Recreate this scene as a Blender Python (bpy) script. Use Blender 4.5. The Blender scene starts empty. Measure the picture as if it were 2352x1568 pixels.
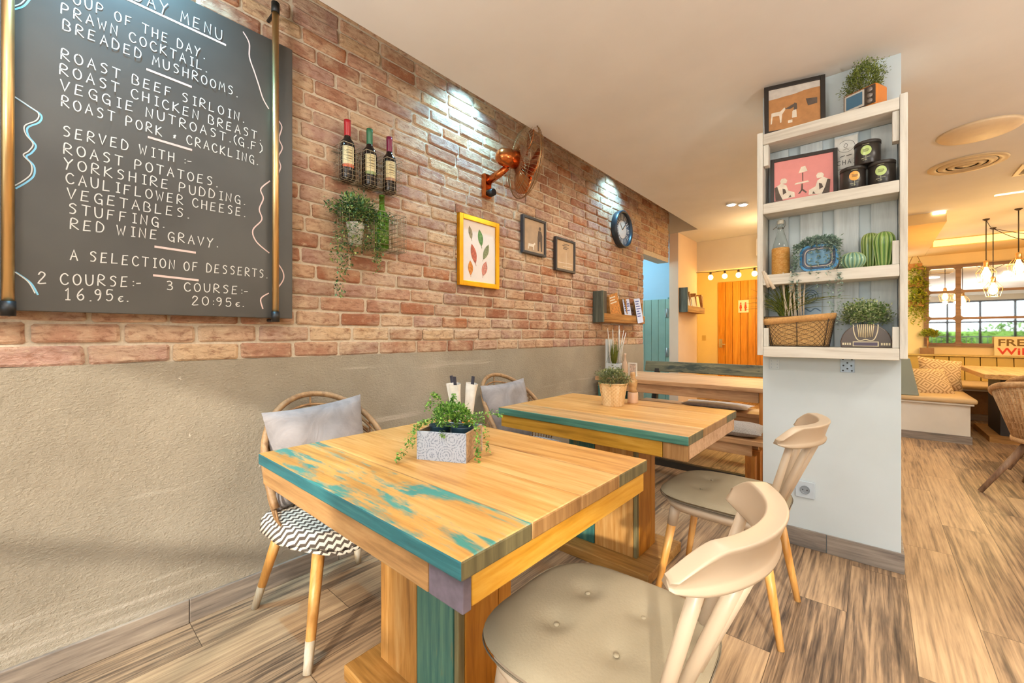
import bpy, bmesh, math, random
from mathutils import Vector, Matrix
random.seed(7)
PI = math.pi
S = bpy.context.scene
C = S.collection

# ------------------------------------------------------------------ camera, view, world, sun, large lights
cam_d = bpy.data.cameras.new('camera')
cam_d.sensor_width = 36.0
cam_d.lens = 950.0 / 2352.0 * 36.0
cam_d.shift_y = -14.0 / 2352.0
cam_d.clip_start = 0.02
cam_o = bpy.data.objects.new('camera', cam_d)
cam_o.location = (0, 0, 1.16)
cam_o.rotation_euler = (PI / 2, 0, math.radians(41.15))
C.objects.link(cam_o)
S.camera = cam_o

S.view_settings.view_transform = 'Standard'
S.view_settings.look = 'None'
S.view_settings.gamma = 1.0
S.view_settings.use_curve_mapping = False
S.view_settings.exposure = 0.0

w = bpy.data.worlds.new('sky'); S.world = w
w.use_nodes = True
wn = w.node_tree.nodes; wl = w.node_tree.links
bg = wn['Background']
sk = wn.new('ShaderNodeTexSky'); sk.sky_type = 'HOSEK_WILKIE'; sk.turbidity = 3.0
sk.sun_direction = Vector((0.4, -0.85, 0.5)).normalized()
mixw = wn.new('ShaderNodeMix'); mixw.data_type = 'RGBA'; mixw.inputs[0].default_value = 0.75
mixw.inputs[7].default_value = (0.76, 0.89, 1.0, 1)
wl.new(sk.outputs[0], mixw.inputs[6]); wl.new(mixw.outputs[2], bg.inputs[0])
bg.inputs[1].default_value = 6.4

def lamp(name, typ, loc, energy, color, rot=(0, 0, 0), **kw):
    d = bpy.data.lights.new(name, typ); d.energy = energy; d.color = color
    for k, v in kw.items(): setattr(d, k, v)
    o = bpy.data.objects.new(name, d); o.location = loc; o.rotation_euler = rot
    C.objects.link(o); return o

def aim(o, direction):
    o.rotation_euler = Vector(direction).to_track_quat('-Z', 'Y').to_euler()

sun = lamp('sun', 'SUN', (2, -6, 5), 4.0, (1.0, 0.93, 0.80), angle=math.radians(1.2))
aim(sun, (-0.46, 0.82, -0.36))
# daylight entering by the two shop-front openings behind the camera
for (x, z, sx, sz) in ((-.575, 1.43, 2.75, 1.86), (2.75, 1.43, 3.1, 1.86)):
    p = lamp('window_portal', 'AREA', (x, -2.62, z), 1, (1, 1, 1), shape='RECTANGLE', size=sx, size_y=sz)
    aim(p, (0, 1, 0)); p.data.cycles.is_portal = True
# added warm fill discs just under the ceiling, without fixtures
for (x, y, e) in ((-0.6, -0.6, 30), (1.2, -0.4, 30), (1.3, 1.8, 34), (-0.7, 1.35, 20), (2.6, 3.6, 34), (1.0, 4.6, 26), (-1.1, 3.0, 34)):
    l = lamp('ceiling_fill', 'AREA', (x, y, 2.53), e * .42, (1.0, 0.93, 0.80), shape='DISK', size=0.35)
# added upward fill with no fixtures, brightening ceiling and upper brick
for (x, y, e) in ((1.5, 0.9, 66), (-0.75, -0.75, 62), (2.6, 3.2, 44)):
    o = lamp('upward_fill', 'AREA', (x, y, 1.7), e, (1.0, 0.96, 0.93), shape='DISK', size=0.5)
    o.rotation_euler = (PI, 0, 0)
# cool spots in the slot above the brick wall
for (y, e) in ((0.15, 70), (1.88, 34), (3.95, 26)):
    o = lamp('slot_spot', 'SPOT', (-1.90, y, 2.84), e * 2.0, (0.25, 0.68, 1.0), spot_size=math.radians(120), spot_blend=0.9, shadow_soft_size=0.03)
    aim(o, (-0.35, 0, -1))
# cool twin spot in the ceiling near the hall
o = lamp('ceiling_spot_light', 'SPOT', (-1.08, 4.82, 2.49), 60, (0.75, 0.9, 1.0), spot_size=math.radians(110), spot_blend=0.6, shadow_soft_size=0.04)
aim(o, (0, 0, -1))
# blue light of the corridor behind the opening
lamp('corridor_light', 'POINT', (-2.75, 5.1, 2.2), 24, (0.55, 0.83, 1.0), shadow_soft_size=0.15)
# amber light of the wooden-door lobby and of the booth corner
lamp('lobby_light', 'POINT', (-1.5, 7.4, 1.9), 46, (1.0, 0.70, 0.22), shadow_soft_size=0.2)
lamp('hall_light', 'POINT', (-1.0, 5.6, 2.2), 12, (1.0, 0.68, 0.34), shadow_soft_size=0.2)
for (x, y, z) in ((1.007, 7.40, 1.775), (1.156, 8.06, 1.64), (1.19, 7.02, 1.79)):
    lamp('pendant_light', 'POINT', (x, y, z), 15, (1.0, 0.68, 0.28), shadow_soft_size=0.03)
lamp('booth_light', 'POINT', (1.95, 6.2, 2.35), 34, (1.0, 0.70, 0.34), shadow_soft_size=0.05)

# ------------------------------------------------------------------ mesh helpers
class MB:
    def __init__(s): s.v = []; s.f = []; s.m = []; s.sm = []
    def add(s, vs, fs, m=0, smooth=False, M=None):
        o = len(s.v)
        s.v += [tuple(M @ Vector(p)) if M else tuple(p) for p in vs]
        s.f += [tuple(i + o for i in f) for f in fs]
        s.m += [m] * len(fs); s.sm += [smooth] * len(fs)
        return s
    def box(s, x0, x1, y0, y1, z0, z1, m=0, M=None):
        vs = [(x0,y0,z0),(x1,y0,z0),(x1,y1,z0),(x0,y1,z0),(x0,y0,z1),(x1,y0,z1),(x1,y1,z1),(x0,y1,z1)]
        return s.add(vs, [(0,3,2,1),(4,5,6,7),(0,1,5,4),(1,2,6,5),(2,3,7,6),(3,0,4,7)], m, False, M)
    def lathe(s, prof, c=(0,0,0), n=24, m=0, M=None, smooth=True, cap0=True, cap1=True, sx=1, sy=1):
        vs = []; fs = []
        for (r, z) in prof:
            for i in range(n):
                a = 2*PI*i/n; vs.append((c[0]+r*sx*math.cos(a), c[1]+r*sy*math.sin(a), c[2]+z))
        k = len(prof)
        for j in range(k-1):
            for i in range(n):
                fs.append((j*n+i, j*n+(i+1)%n, (j+1)*n+(i+1)%n, (j+1)*n+i))
        s.add(vs, fs, m, smooth, M)
        b = len(s.v) - len(vs)
        if cap0: s.f.append(tuple(b+i for i in reversed(range(n)))); s.m.append(m); s.sm.append(False)
        if cap1: s.f.append(tuple(b+(k-1)*n+i for i in range(n))); s.m.append(m); s.sm.append(False)
        return s
    def tube(s, pts, r, n=8, m=0, M=None, closed=False, caps=True, flat=None):
        P = [Vector(p) for p in pts]; k = len(P)
        R = r if isinstance(r, (list, tuple)) else [r]*k
        vs = []; fs = []; up = None
        for i in range(k):
            if closed: t = P[(i+1)%k]-P[i-1]
            else: t = P[min(i+1,k-1)]-P[max(i-1,0)]
            if t.length < 1e-9: t = Vector((0,0,1))
            t.normalize()
            if up is None:
                up = Vector((0,0,1)) if abs(t.z) < .9 else Vector((1,0,0))
                if flat is not None: up = Vector(flat[2])
            x = up - t*up.dot(t)
            if x.length < 1e-6: x = t.orthogonal()
            x.normalize(); y = t.cross(x); up = x
            a_, b_ = (1,1) if flat is None else flat[:2]
            for q in range(n):
                a = 2*PI*q/n; vs.append(P[i] + x*(R[i]*a_*math.cos(a)) + y*(R[i]*b_*math.sin(a)))
        for i in range(k if closed else k-1):
            j = (i+1)%k
            for q in range(n): fs.append((i*n+q, i*n+(q+1)%n, j*n+(q+1)%n, j*n+q))
        s.add(vs, fs, m, True, M)
        if caps and not closed:
            b = len(s.v)-len(vs)
            s.f.append(tuple(b+i for i in reversed(range(n)))); s.f.append(tuple(b+(k-1)*n+i for i in range(n)))
            s.m += [m, m]; s.sm += [False, False]
        return s
    def prism(s, poly, h0, h1, axis='z', m=0, M=None, smooth=False):
        n = len(poly)
        def P(a, b, h): return {'z': (a,b,h), 'x': (h,a,b), 'y': (a,h,b)}[axis]
        vs = [P(a,b,h0) for a,b in poly] + [P(a,b,h1) for a,b in poly]
        fs = [tuple(reversed(range(n))), tuple(range(n,2*n))]
        s.add(vs, fs, m, False, M)
        o = len(s.v) - 2*n
        for i in range(n):
            s.f.append((o+i, o+(i+1)%n, o+n+(i+1)%n, o+n+i)); s.m.append(m); s.sm.append(smooth)
        return s
    def ball(s, c, r, n=16, k=10, m=0, M=None, sz=1, sx=1, sy=1):
        prof = [(max(r*math.sin(PI*i/k), r*.001), -r*sz*math.cos(PI*i/k)) for i in range(k+1)]
        return s.lathe(prof, c, n, m, M, True, True, True, sx, sy)
    def grid(s, fn, nu, nv, m=0, M=None, closed_u=False):
        vs = [fn(i/(nu if closed_u else nu), j/nv) for j in range(nv+1) for i in range(nu + (0 if closed_u else 1))]
        w_ = nu if closed_u else nu+1; fs = []
        for j in range(nv):
            for i in range(nu):
                i2 = (i+1) % w_
                fs.append((j*w_+i, j*w_+i2, (j+1)*w_+i2, (j+1)*w_+i))
        return s.add(vs, fs, m, True, M)
    def leaf(s, p, d, L, W, m=0, up=Vector((0,0,1))):
        d = Vector(d).normalized(); x = d.cross(up)
        if x.length < 1e-4: x = d.orthogonal()
        x.normalize(); nrm = x.cross(d); p = Vector(p)
        vs = [p, p+d*L*.5+x*W*.5+nrm*L*.06, p+d*L, p+d*L*.5-x*W*.5+nrm*L*.06, p+d*L*.5-nrm*L*.04]
        return s.add(vs, [(0,1,4),(1,2,4),(2,3,4),(3,0,4)], m)
    def build(s, name, mats, parent=None, off=None, bevel=0, seg=2, sub=0, solid=0, M=None):
        me = bpy.data.meshes.new(name)
        vs = s.v
        if off is not None: vs = [(a-off[0], b-off[1], c-off[2]) for a,b,c in vs]
        if M is not None: vs = [tuple(M @ Vector(p)) for p in vs]
        me.from_pydata(vs, [], s.f)
        if not isinstance(mats, (list, tuple)): mats = [mats]
        for x in mats: me.materials.append(x)
        me.polygons.foreach_set('material_index', s.m)
        me.polygons.foreach_set('use_smooth', s.sm)
        me.update()
        o = bpy.data.objects.new(name, me); C.objects.link(o)
        if parent is not None: o.parent = parent
        if solid:
            md = o.modifiers.new('s', 'SOLIDIFY'); md.thickness = solid; md.offset = 0
        if bevel:
            md = o.modifiers.new('b', 'BEVEL'); md.width = bevel; md.segments = seg; md.limit_method = 'ANGLE'; md.angle_limit = math.radians(40); md.harden_normals = False
        if sub:
            md = o.modifiers.new('u', 'SUBSURF'); md.levels = sub; md.render_levels = sub
        return o

def thing(name, label, cat, loc=(0,0,0), rz=0, group=None):
    o = bpy.data.objects.new(name, None); C.objects.link(o); o.empty_display_size = .05
    o.location = loc; o.rotation_euler = (0,0,rz)
    return tag(o, label, cat, group)
def tag(o, label, cat, group=None):
    o['label'] = label; o['category'] = cat
    if group: o['group'] = group
    return o
def struct(o): o['kind'] = 'structure'; return o
def copy_tree(o, parent=None):
    c = o.copy(); C.objects.link(c)
    if parent is not None: c.parent = parent
    for ch in list(o.children): copy_tree(ch, c)
    return c
def T(x=0, y=0, z=0, rx=0, ry=0, rz=0):
    return Matrix.Translation((x,y,z)) @ Matrix.Rotation(rz,4,'Z') @ Matrix.Rotation(ry,4,'Y') @ Matrix.Rotation(rx,4,'X')

# ------------------------------------------------------------------ materials
def lin(h):
    h = h.lstrip('#'); r = [int(h[i:i+2],16)/255 for i in (0,2,4)]
    return tuple(c/12.92 if c <= .04045 else ((c+.055)/1.055)**2.4 for c in r) + (1,)
class NT:
    def __init__(s, name):
        s.mat = bpy.data.materials.new(name); s.mat.use_nodes = True
        s.t = s.mat.node_tree; s.b = s.t.nodes['Principled BSDF']
    def n(s, typ, **kw):
        nd = s.t.nodes.new(typ)
        for k, v in kw.items(): setattr(nd, k, v)
        return nd
    def l(s, a, b): s.t.links.new(a, b); return s
    def math(s, op, a, b=None):
        nd = s.n('ShaderNodeMath', operation=op)
        for i, q in enumerate((a, b)):
            if q is None: continue
            if isinstance(q, (int, float)): nd.inputs[i].default_value = q
            else: s.l(q, nd.inputs[i])
        return nd.outputs[0]
    def coord(s, kind='Object', scale=(1,1,1), rot=(0,0,0), vec=None):
        if vec is None: vec = s.n('ShaderNodeTexCoord').outputs[kind]
        mp = s.n('ShaderNodeMapping'); mp.inputs['Scale'].default_value = scale; mp.inputs['Rotation'].default_value = rot
        s.l(vec, mp.inputs['Vector']); return mp.outputs[0]
    def noise(s, vec, scale=5, detail=4, rough=.55, dist=0, w=None):
        nd = s.n('ShaderNodeTexNoise'); nd.inputs['Scale'].default_value = scale; nd.inputs['Detail'].default_value = detail
        nd.inputs['Roughness'].default_value = rough; nd.inputs['Distortion'].default_value = dist
        if w is not None:
            nd.noise_dimensions = '4D'; s.l(w, nd.inputs['W'])
        s.l(vec, nd.inputs['Vector']); return nd.outputs[0]
    def ramp(s, fac, stops):
        r = s.n('ShaderNodeValToRGB'); e = r.color_ramp.elements
        while len(e) > 1: e.remove(e[-1])
        for i, (p, c) in enumerate(stops):
            q = e[0] if i == 0 else e.new(p)
            q.position = p; q.color = lin(c) if isinstance(c, str) else (c,c,c,1)
        s.l(fac, r.inputs[0]); return r.outputs[0]
    def mix(s, fac, a, b, mode='MIX'):
        nd = s.n('ShaderNodeMix', data_type='RGBA', blend_type=mode)
        for i, q in ((0, fac), (6, a), (7, b)):
            if isinstance(q, (int, float)): nd.inputs[i].default_value = q
            elif isinstance(q, str): nd.inputs[i].default_value = lin(q)
            else: s.l(q, nd.inputs[i])
        return nd.outputs[2]
    def bump(s, h, strength=.3, dist=.01):
        nd = s.n('ShaderNodeBump'); nd.inputs['Strength'].default_value = strength; nd.inputs['Distance'].default_value = dist
        s.l(h, nd.inputs['Height']); s.l(nd.outputs[0], s.b.inputs['Normal']); return s
    def col(s, c):
        if isinstance(c, str): s.b.inputs['Base Color'].default_value = lin(c)
        else: s.l(c, s.b.inputs['Base Color'])
        return s
    def set(s, rough=.5, metal=0, spec=.5, **kw):
        s.b.inputs['Roughness'].default_value = rough; s.b.inputs['Metallic'].default_value = metal
        s.b.inputs['Specular IOR Level'].default_value = spec
        for k, v in kw.items(): s.b.inputs[k].default_value = v
        return s
def plain(name, c, rough=.5, metal=0, var=.12, scale=30, spec=.5, bump=0, **kw):
    t = NT(name); v = t.coord()
    n = t.noise(v, scale, 3)
    h = lin(c)
    d = '#%02x%02x%02x' % tuple(int(255*max(0,min(1,(x*(1-var))**(1/2.2)))) for x in h[:3])
    e = '#%02x%02x%02x' % tuple(int(255*max(0,min(1,(x*(1+var))**(1/2.2)))) for x in h[:3])
    t.col(t.ramp(n, [(.3, d), (.7, e)])).set(rough, metal, spec, **kw)
    if bump: t.bump(n, bump, .004)
    return t.mat
def wood(name, dark, mid, light, axis='x', rough=.5, paint=None, amount=.5, pscale=5, fine=1.0, island=True, knots=0):
    t = NT(name)
    st = {'x': (1.2,16,16), 'y': (16,1.2,16), 'z': (16,16,1.2)}[axis]
    v0 = t.n('ShaderNodeTexCoord').outputs['Object']
    if island:
        g = t.n('ShaderNodeNewGeometry'); rnd = g.outputs['Random Per Island']
        ad = t.n('ShaderNodeVectorMath', operation='ADD'); cb = t.n('ShaderNodeCombineXYZ')
        m_ = t.math('MULTIPLY', rnd, 13.0)
        for i in range(3): t.l(m_, cb.inputs[i])
        t.l(v0, ad.inputs[0]); t.l(cb.outputs[0], ad.inputs[1]); v0 = ad.outputs[0]
    v = t.coord(scale=st, vec=v0)
    n1 = t.noise(v, 1.3*fine, 6, .62, .8); n2 = t.noise(v, 5*fine, 3, .6)
    n = t.math('ADD', t.math('MULTIPLY', n1, .7), t.math('MULTIPLY', n2, .3))
    if island: n = t.math('ADD', n, t.math('MULTIPLY', t.math('SUBTRACT', rnd, .5), .16))
    c = t.ramp(n, [(.30, dark), (.47, mid), (.66, light)])
    if knots:
        vk = t.coord(scale=tuple(knots*(.45 if s_ < 2 else 1.0) for s_ in st), vec=v0)
        vo = t.n('ShaderNodeTexVoronoi'); vo.inputs['Scale'].default_value = 1.0; t.l(vk, vo.inputs['Vector'])
        wnk = t.n('ShaderNodeTexWhiteNoise'); t.l(vo.outputs['Position'], wnk.inputs['Vector'])
        kf = t.math('MULTIPLY', t.ramp(t.math('ADD', vo.outputs['Distance'], t.math('MULTIPLY', n2, .12)), [(.10, .85), (.20, 0.0)]), t.math('GREATER_THAN', wnk.outputs['Value'], .55))
        c = t.mix(kf, c, '#7a5426')
    if paint:
        st2 = {'x': (.35,1.3,1.3), 'y': (1.3,.35,1.3), 'z': (1.3,1.3,.35)}[axis]
        vp = t.coord(scale=st2, vec=v0)
        pn = t.noise(vp, pscale, 5, .7, .3)
        pf = t.ramp(t.math('ADD', pn, t.math('MULTIPLY', t.math('SUBTRACT', n2, .5), .35)), [(1-amount-.05, 0.0), (1-amount+.05, 1.0)])
        sh = t.ramp(t.noise(v, 2, 4), [(.3, paint[0]), (.7, paint[1])])
        c = t.mix(pf, c, sh)
    t.col(c).set(rough); t.bump(n, .25, .003)
    return t.mat

# brick: every brick of the wall is an island
t = NT('brick'); g = t.n('ShaderNodeNewGeometry'); v = t.coord()
c0 = t.ramp(g.outputs['Random Per Island'], [(0,'#ab785e'),(.16,'#c2947a'),(.32,'#d0aa8a'),(.46,'#ac8878'),(.6,'#be9888'),(.74,'#d8b690'),(.86,'#a26c54'),(1,'#c08058')])
n1 = t.noise(t.coord(scale=(1,1,2.2)), 22, 6, .7, .4); n2 = t.noise(v, 7, 3)
c1 = t.mix(t.ramp(n2, [(.42,0.0),(.66,.62)]), c0, '#e2c8a8')
c2 = t.mix(t.ramp(n1, [(.33,.85),(.50,0.0)]), c1, '#94664f')
c3 = t.mix(t.ramp(n1, [(.56,0.0),(.75,.6)]), c2, '#f2dab8')
t.col(c3).set(.85, 0, .25).bump(t.math('ADD', n1, t.math('MULTIPLY', n2, .6)), 1.0, .012); M_brick = t.mat
t = NT('mortar'); v = t.coord(); n = t.noise(v, 60, 4, .7)
t.col(t.ramp(n, [(.3,'#c6b6a0'),(.7,'#e0d2bc')])).set(.95, 0, .2).bump(n, .5, .004); M_mortar = t.mat
# rough render on the lower wall
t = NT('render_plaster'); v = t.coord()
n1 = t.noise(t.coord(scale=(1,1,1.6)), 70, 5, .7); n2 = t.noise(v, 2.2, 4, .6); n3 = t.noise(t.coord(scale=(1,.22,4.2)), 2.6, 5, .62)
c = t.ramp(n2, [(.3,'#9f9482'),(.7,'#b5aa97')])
c = t.mix(t.ramp(n3, [(.60,0.0),(.72,.65)]), c, '#e0d6c6')  # long pale streaks put reflected light into the plaster colour
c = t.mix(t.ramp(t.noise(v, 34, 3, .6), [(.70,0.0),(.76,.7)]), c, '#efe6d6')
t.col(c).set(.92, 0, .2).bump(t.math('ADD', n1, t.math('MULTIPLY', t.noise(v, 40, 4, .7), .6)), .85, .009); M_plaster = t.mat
def paint(name, c, var=.05, rough=.75, bump=.08):
    return plain(name, c, rough, 0, var, 3, .3, bump)
M_ceil = paint('ceiling_paint', '#e3ded8', .03); M_white = paint('white_paint', '#e9e4d8')
M_pillar = paint('pillar_paint', '#d0dbdf', .04); M_cream = paint('cream_paint', '#e8cf9f', .04)
M_pink = paint('blush_paint', '#e8cdb0', .03); M_hall = paint('hall_paint', '#d9cbb0', .03)
M_lobby = paint('lobby_paint', '#f0d79a', .03); M_blue = paint('corridor_paint', '#b9d6e2', .03)
# plank-look floor tiles
t = NT('plank_floor'); tc = t.n('ShaderNodeTexCoord'); sp = t.n('ShaderNodeSeparateXYZ'); t.l(tc.outputs['Object'], sp.inputs[0])
X, Y = sp.outputs[0], sp.outputs[1]
u = t.math('DIVIDE', t.math('ADD', X, 10.085), .2); row = t.math('FLOOR', u); fu = t.math('FRACT', u)
vv = t.math('DIVIDE', t.math('ADD', t.math('ADD', Y, 10.0), t.math('MULTIPLY', row, .73)), 1.2); colm = t.math('FLOOR', vv); fv = t.math('FRACT', vv)
cb = t.n('ShaderNodeCombineXYZ'); t.l(row, cb.inputs[0]); t.l(colm, cb.inputs[1])
wnz = t.n('ShaderNodeTexWhiteNoise', noise_dimensions='2D'); t.l(cb.outputs[0], wnz.inputs['Vector'])
rnd = wnz.outputs['Value']
vg = t.coord(scale=(20,1.0,1)); W_ = t.math('MULTIPLY', rnd, 40)
n1 = t.noise(vg, 1.2, 7, .68, 1.1, w=W_); n2 = t.noise(t.coord(scale=(80,3,1)), 1.0, 3, .6, w=W_); n3 = t.noise(t.coord(scale=(3,1,1)), 1.6, 4, .6, w=W_)
n = t.math('ADD', t.math('ADD', t.math('MULTIPLY', n1, .42), t.math('MULTIPLY', n2, .36)), t.math('MULTIPLY', n3, .22))
n = t.math('ADD', n, t.math('MULTIPLY', t.math('SUBTRACT', rnd, .5), .10))
c = t.ramp(n, [(.36,'#40342b'),(.44,'#77624e'),(.51,'#a88b6c'),(.60,'#c4a681'),(.72,'#d4ba95')])
e1 = t.math('LESS_THAN', fu, .012); e2 = t.math('LESS_THAN', fv, .0022)
e = t.math('MAXIMUM', e1, e2)
c = t.mix(t.math('MULTIPLY', e, .8), c, '#4a3a2c')
t.col(c).set(.42, 0, .4); t.bump(t.math('SUBTRACT', t.math('MULTIPLY', n, .4), e), .25, .002); M_floor = t.mat
M_skirt = wood('skirting_tile', '#55504a', '#8d8074', '#b5a694', 'y', .4)
M_skirtx = wood('skirting_tile_across', '#4f4d4b', '#857b72', '#ab9f92', 'x', .4)
# furniture woods
M_top = wood('honey_pine_top', '#96602a', '#c48e48', '#dcae6e', 'x', .42, knots=9)
M_top_pt = wood('honey_pine_with_teal_remnants', '#9a6a30', '#c8964e', '#dcb474', 'x', .42, ('#2f7f7a','#4f9488'), .455, 6.8, knots=9)
M_top2 = wood('honey_pine_with_few_remnants', '#98703e', '#c09560', '#d8b486', 'x', .42, ('#5d8a74','#86a287'), .36, 7, knots=9)
M_teal = wood('worn_teal_paint', '#174f57', '#2a6f76', '#4b8d8b', 'x', .5)
M_green = wood('worn_green_paint', '#2c5a4e', '#4a7d6c', '#6f9a86', 'x', .5)
M_tealz = wood('worn_teal_paint_upright', '#1d4d4e', '#376a63', '#5f8a72', 'z', .5, ('#7d7146','#8a7a4e'), .36, 3)
M_olive = wood('olive_end_grain', '#4c4630', '#6b6242', '#8a8059', 'z', .6)
M_endg = wood('brown_end_grain', '#6d4a26', '#93693a', '#b48a56', 'z', .6)
M_tan = wood('tan_plank', '#8a6238', '#b98b57', '#d0a873', 'x', .5)
M_tanz = wood('tan_plank_upright', '#8a5c2a', '#b9823f', '#d6a869', 'z', .5)
M_ambz = wood('amber_plank_upright', '#8a5210', '#b4731c', '#cc8d33', 'z', .45)
M_gold = wood('golden_rail', '#a06c14', '#cf9222', '#e3b14a', 'y', .45)
M_goldx = wood('golden_rail_across', '#8d6414', '#b98725', '#d3a548', 'x', .45)
M_plum = plain('plum_paint', '#6f6470', .6, 0, .3, 25)
M_base = wood('base_board', '#7a5326', '#a8793a', '#c79a5c', 'x', .5)
M_benchx = wood('bench_wood', '#95693f', '#c4966a', '#dbb48c', 'x', .5)
M_benchz = wood('bench_wood_upright', '#8a4e17', '#b97328', '#cf8c42', 'z', .5)
M_greybd = wood('weathered_dark_board', '#4c5044', '#77765e', '#a39d7c', 'x', .65, ('#33403a','#4a5248'), .44, 7)
M_dark = plain('dark_bracket', '#2b2622', .5)
M_door = wood('orange_door_wood', '#a8650f', '#d68a1e', '#eca63a', 'z', .45, fine=.7)
M_beech = wood('beech_leg', '#b87a34', '#d99b4e', '#e8b672', 'z', .4)
M_cane = wood('cane', '#69492f', '#96704a', '#b88f62', 'x', .55)
M_sidewood = wood('rack_wood', '#7a4c22', '#a87238', '#c69357', 'y', .6)
M_rackgrey = wood('rack_end_grey', '#3a3f38', '#5c6156', '#7b7d6c', 'z', .7)
M_shelf = wood('whitewashed_board', '#bdb4a6', '#d8d2c6', '#e6e2d8', 'x', .6)
M_shelfz = wood('whitewashed_upright', '#bdb6aa', '#d8d4ca', '#e8e5dc', 'z', .6)
M_back = wood('pale_blue_board', '#b9c0c2', '#cdd5d8', '#dfe4e4', 'z', .6)
# misc
M_plastic = plain('beige_chair_shell', '#c6b299', .38, 0, .03, 4)
t = NT('cushion_linen'); v = t.coord(); n = t.noise(v, 160, 3, .6); n2 = t.noise(v, 5, 3)
t.col(t.mix(t.ramp(n2, [(.35,.0),(.7,.5)]), '#9c9079', '#8b8069')).set(.9,0,.2).bump(n, .35, .002); M_linen = t.mat
t = NT('grey_cotton'); v = t.coord(); n = t.noise(v, 9, 5, .6, .6)
t.col(t.ramp(n, [(.3,'#857f7e'),(.7,'#a59d9b')])).set(.9,0,.2).bump(n, .6, .012); M_cotton = t.mat
M_piping = plain('dark_piping', '#6f6452', .8)
M_board = plain('chalkboard_black', '#4b4843', .42, 0, .22, 2.5, .5)
M_chalk = plain('white_chalk', '#dcd8d0', .9, 0, .05, 60, .1)
M_chalkp = plain('pink_chalk', '#e8c9c0', .9, 0, .05, 60, .1)
M_chalkb = plain('blue_chalk', '#8ecbe6', .9, 0, .05, 60, .1)
M_brass = plain('brass_pipe', '#eac58c', .34, 1, .08, 6)
M_iron = plain('iron_cap', '#39393a', .45, .8)
M_copper = plain('copper_shell', '#c8733c', .22, 1, .06, 6)
M_bronze = plain('bronze_wire', '#a8865f', .3, 1, .1)
M_wire = plain('dark_wire', '#4c4038', .5, .6)
M_gwire = plain('grey_wire', '#a8977c', .5, .5)
def glass(name, c, rough=.03, ior=1.45, tr=1.0, alpha=1.0):
    t = NT(name); t.col(c).set(rough, 0, .5); t.b.inputs['Transmission Weight'].default_value = tr; t.b.inputs['IOR'].default_value = ior
    t.b.inputs['Alpha'].default_value = alpha; return t.mat
M_glass = glass('clear_glass', '#eef4f2'); M_ggreen = glass('green_glass', '#86d462', .04, 1.2); M_wine = plain('wine_bottle_glass', '#1c1512', .08, 0, .1)
M_frost = glass('warm_bulb_glass', '#ffe2a8', .05, 1.2)
def emit(name, c, s):
    t = NT(name); t.col(c); t.b.inputs['Emission Color'].default_value = lin(c); t.b.inputs['Emission Strength'].default_value = s; return t.mat
M_bulb = emit('lit_filament', '#ffc86a', 22); M_cool = emit('lit_cool_lens', '#cdeaff', 30); M_led = emit('lit_led_strip', '#ffd99a', 6)
t = NT('mirror_glass'); t.col('#f2f2f0').set(.02, 1); M_mirror = t.mat
def leafmat(name, cs, tr=.0):
    t = NT(name); g = t.n('ShaderNodeNewGeometry')
    t.col(t.ramp(g.outputs['Random Per Island'], [(i/(len(cs)-1), c) for i, c in enumerate(cs)])).set(.55, 0, .3); return t.mat
L_box = leafmat('boxwood_leaves', ['#3c4a1e','#5d6e2c','#7e8c3e','#98a456','#4b5a26'])
L_soft = leafmat('soft_green_leaves', ['#39632a','#5d8f36','#83b04a','#9fc25e','#4a7a3c'])
L_ivy = leafmat('ivy_leaves', ['#26442f','#3e6440','#5f8450','#8aa15c','#a8b06a'])
L_grey = leafmat('eucalyptus_leaves', ['#6d8478','#8aa294','#a6bcae','#7f978c'])
L_sage = leafmat('sage_leaves', ['#6a7044','#888e58','#a8aa72','#6f7a58','#565c3a'])
L_cream = leafmat('variegated_leaves', ['#4f7034','#7d9a55','#b8c48c','#dbe0b4','#5d7d3e'])
L_grass = leafmat('grass_blades', ['#4e5414','#6d6f22','#8a8430','#59671f','#3f5220'])
L_yel = leafmat('golden_leaves', ['#6b7a1c','#98a02c','#b8b040','#7e8a24'])
M_black = plain('black_frame', '#2b2521', .4); M_navy = plain('dark_frame', '#39383c', .4)
M_gilt = plain('gilt_frame', '#d8a018', .3, .75, .12, 12)
M_paper = plain('paper', '#efe6da', .8, 0, .02)
M_soil = plain('dark_pot', '#274250', .5)
M_basket = wood('woven_straw', '#b07f42', '#dcb27a', '#f0d3a2', 'z', .7)
def gloss(name, c, r=.25): return plain(name, c, r, 0, .06, 8)

# ================================================================== SETTING
struct(MB().box(-3.7, 4.7, -2.75, 9.45, -.1, 0).build('floor', M_floor))

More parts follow.
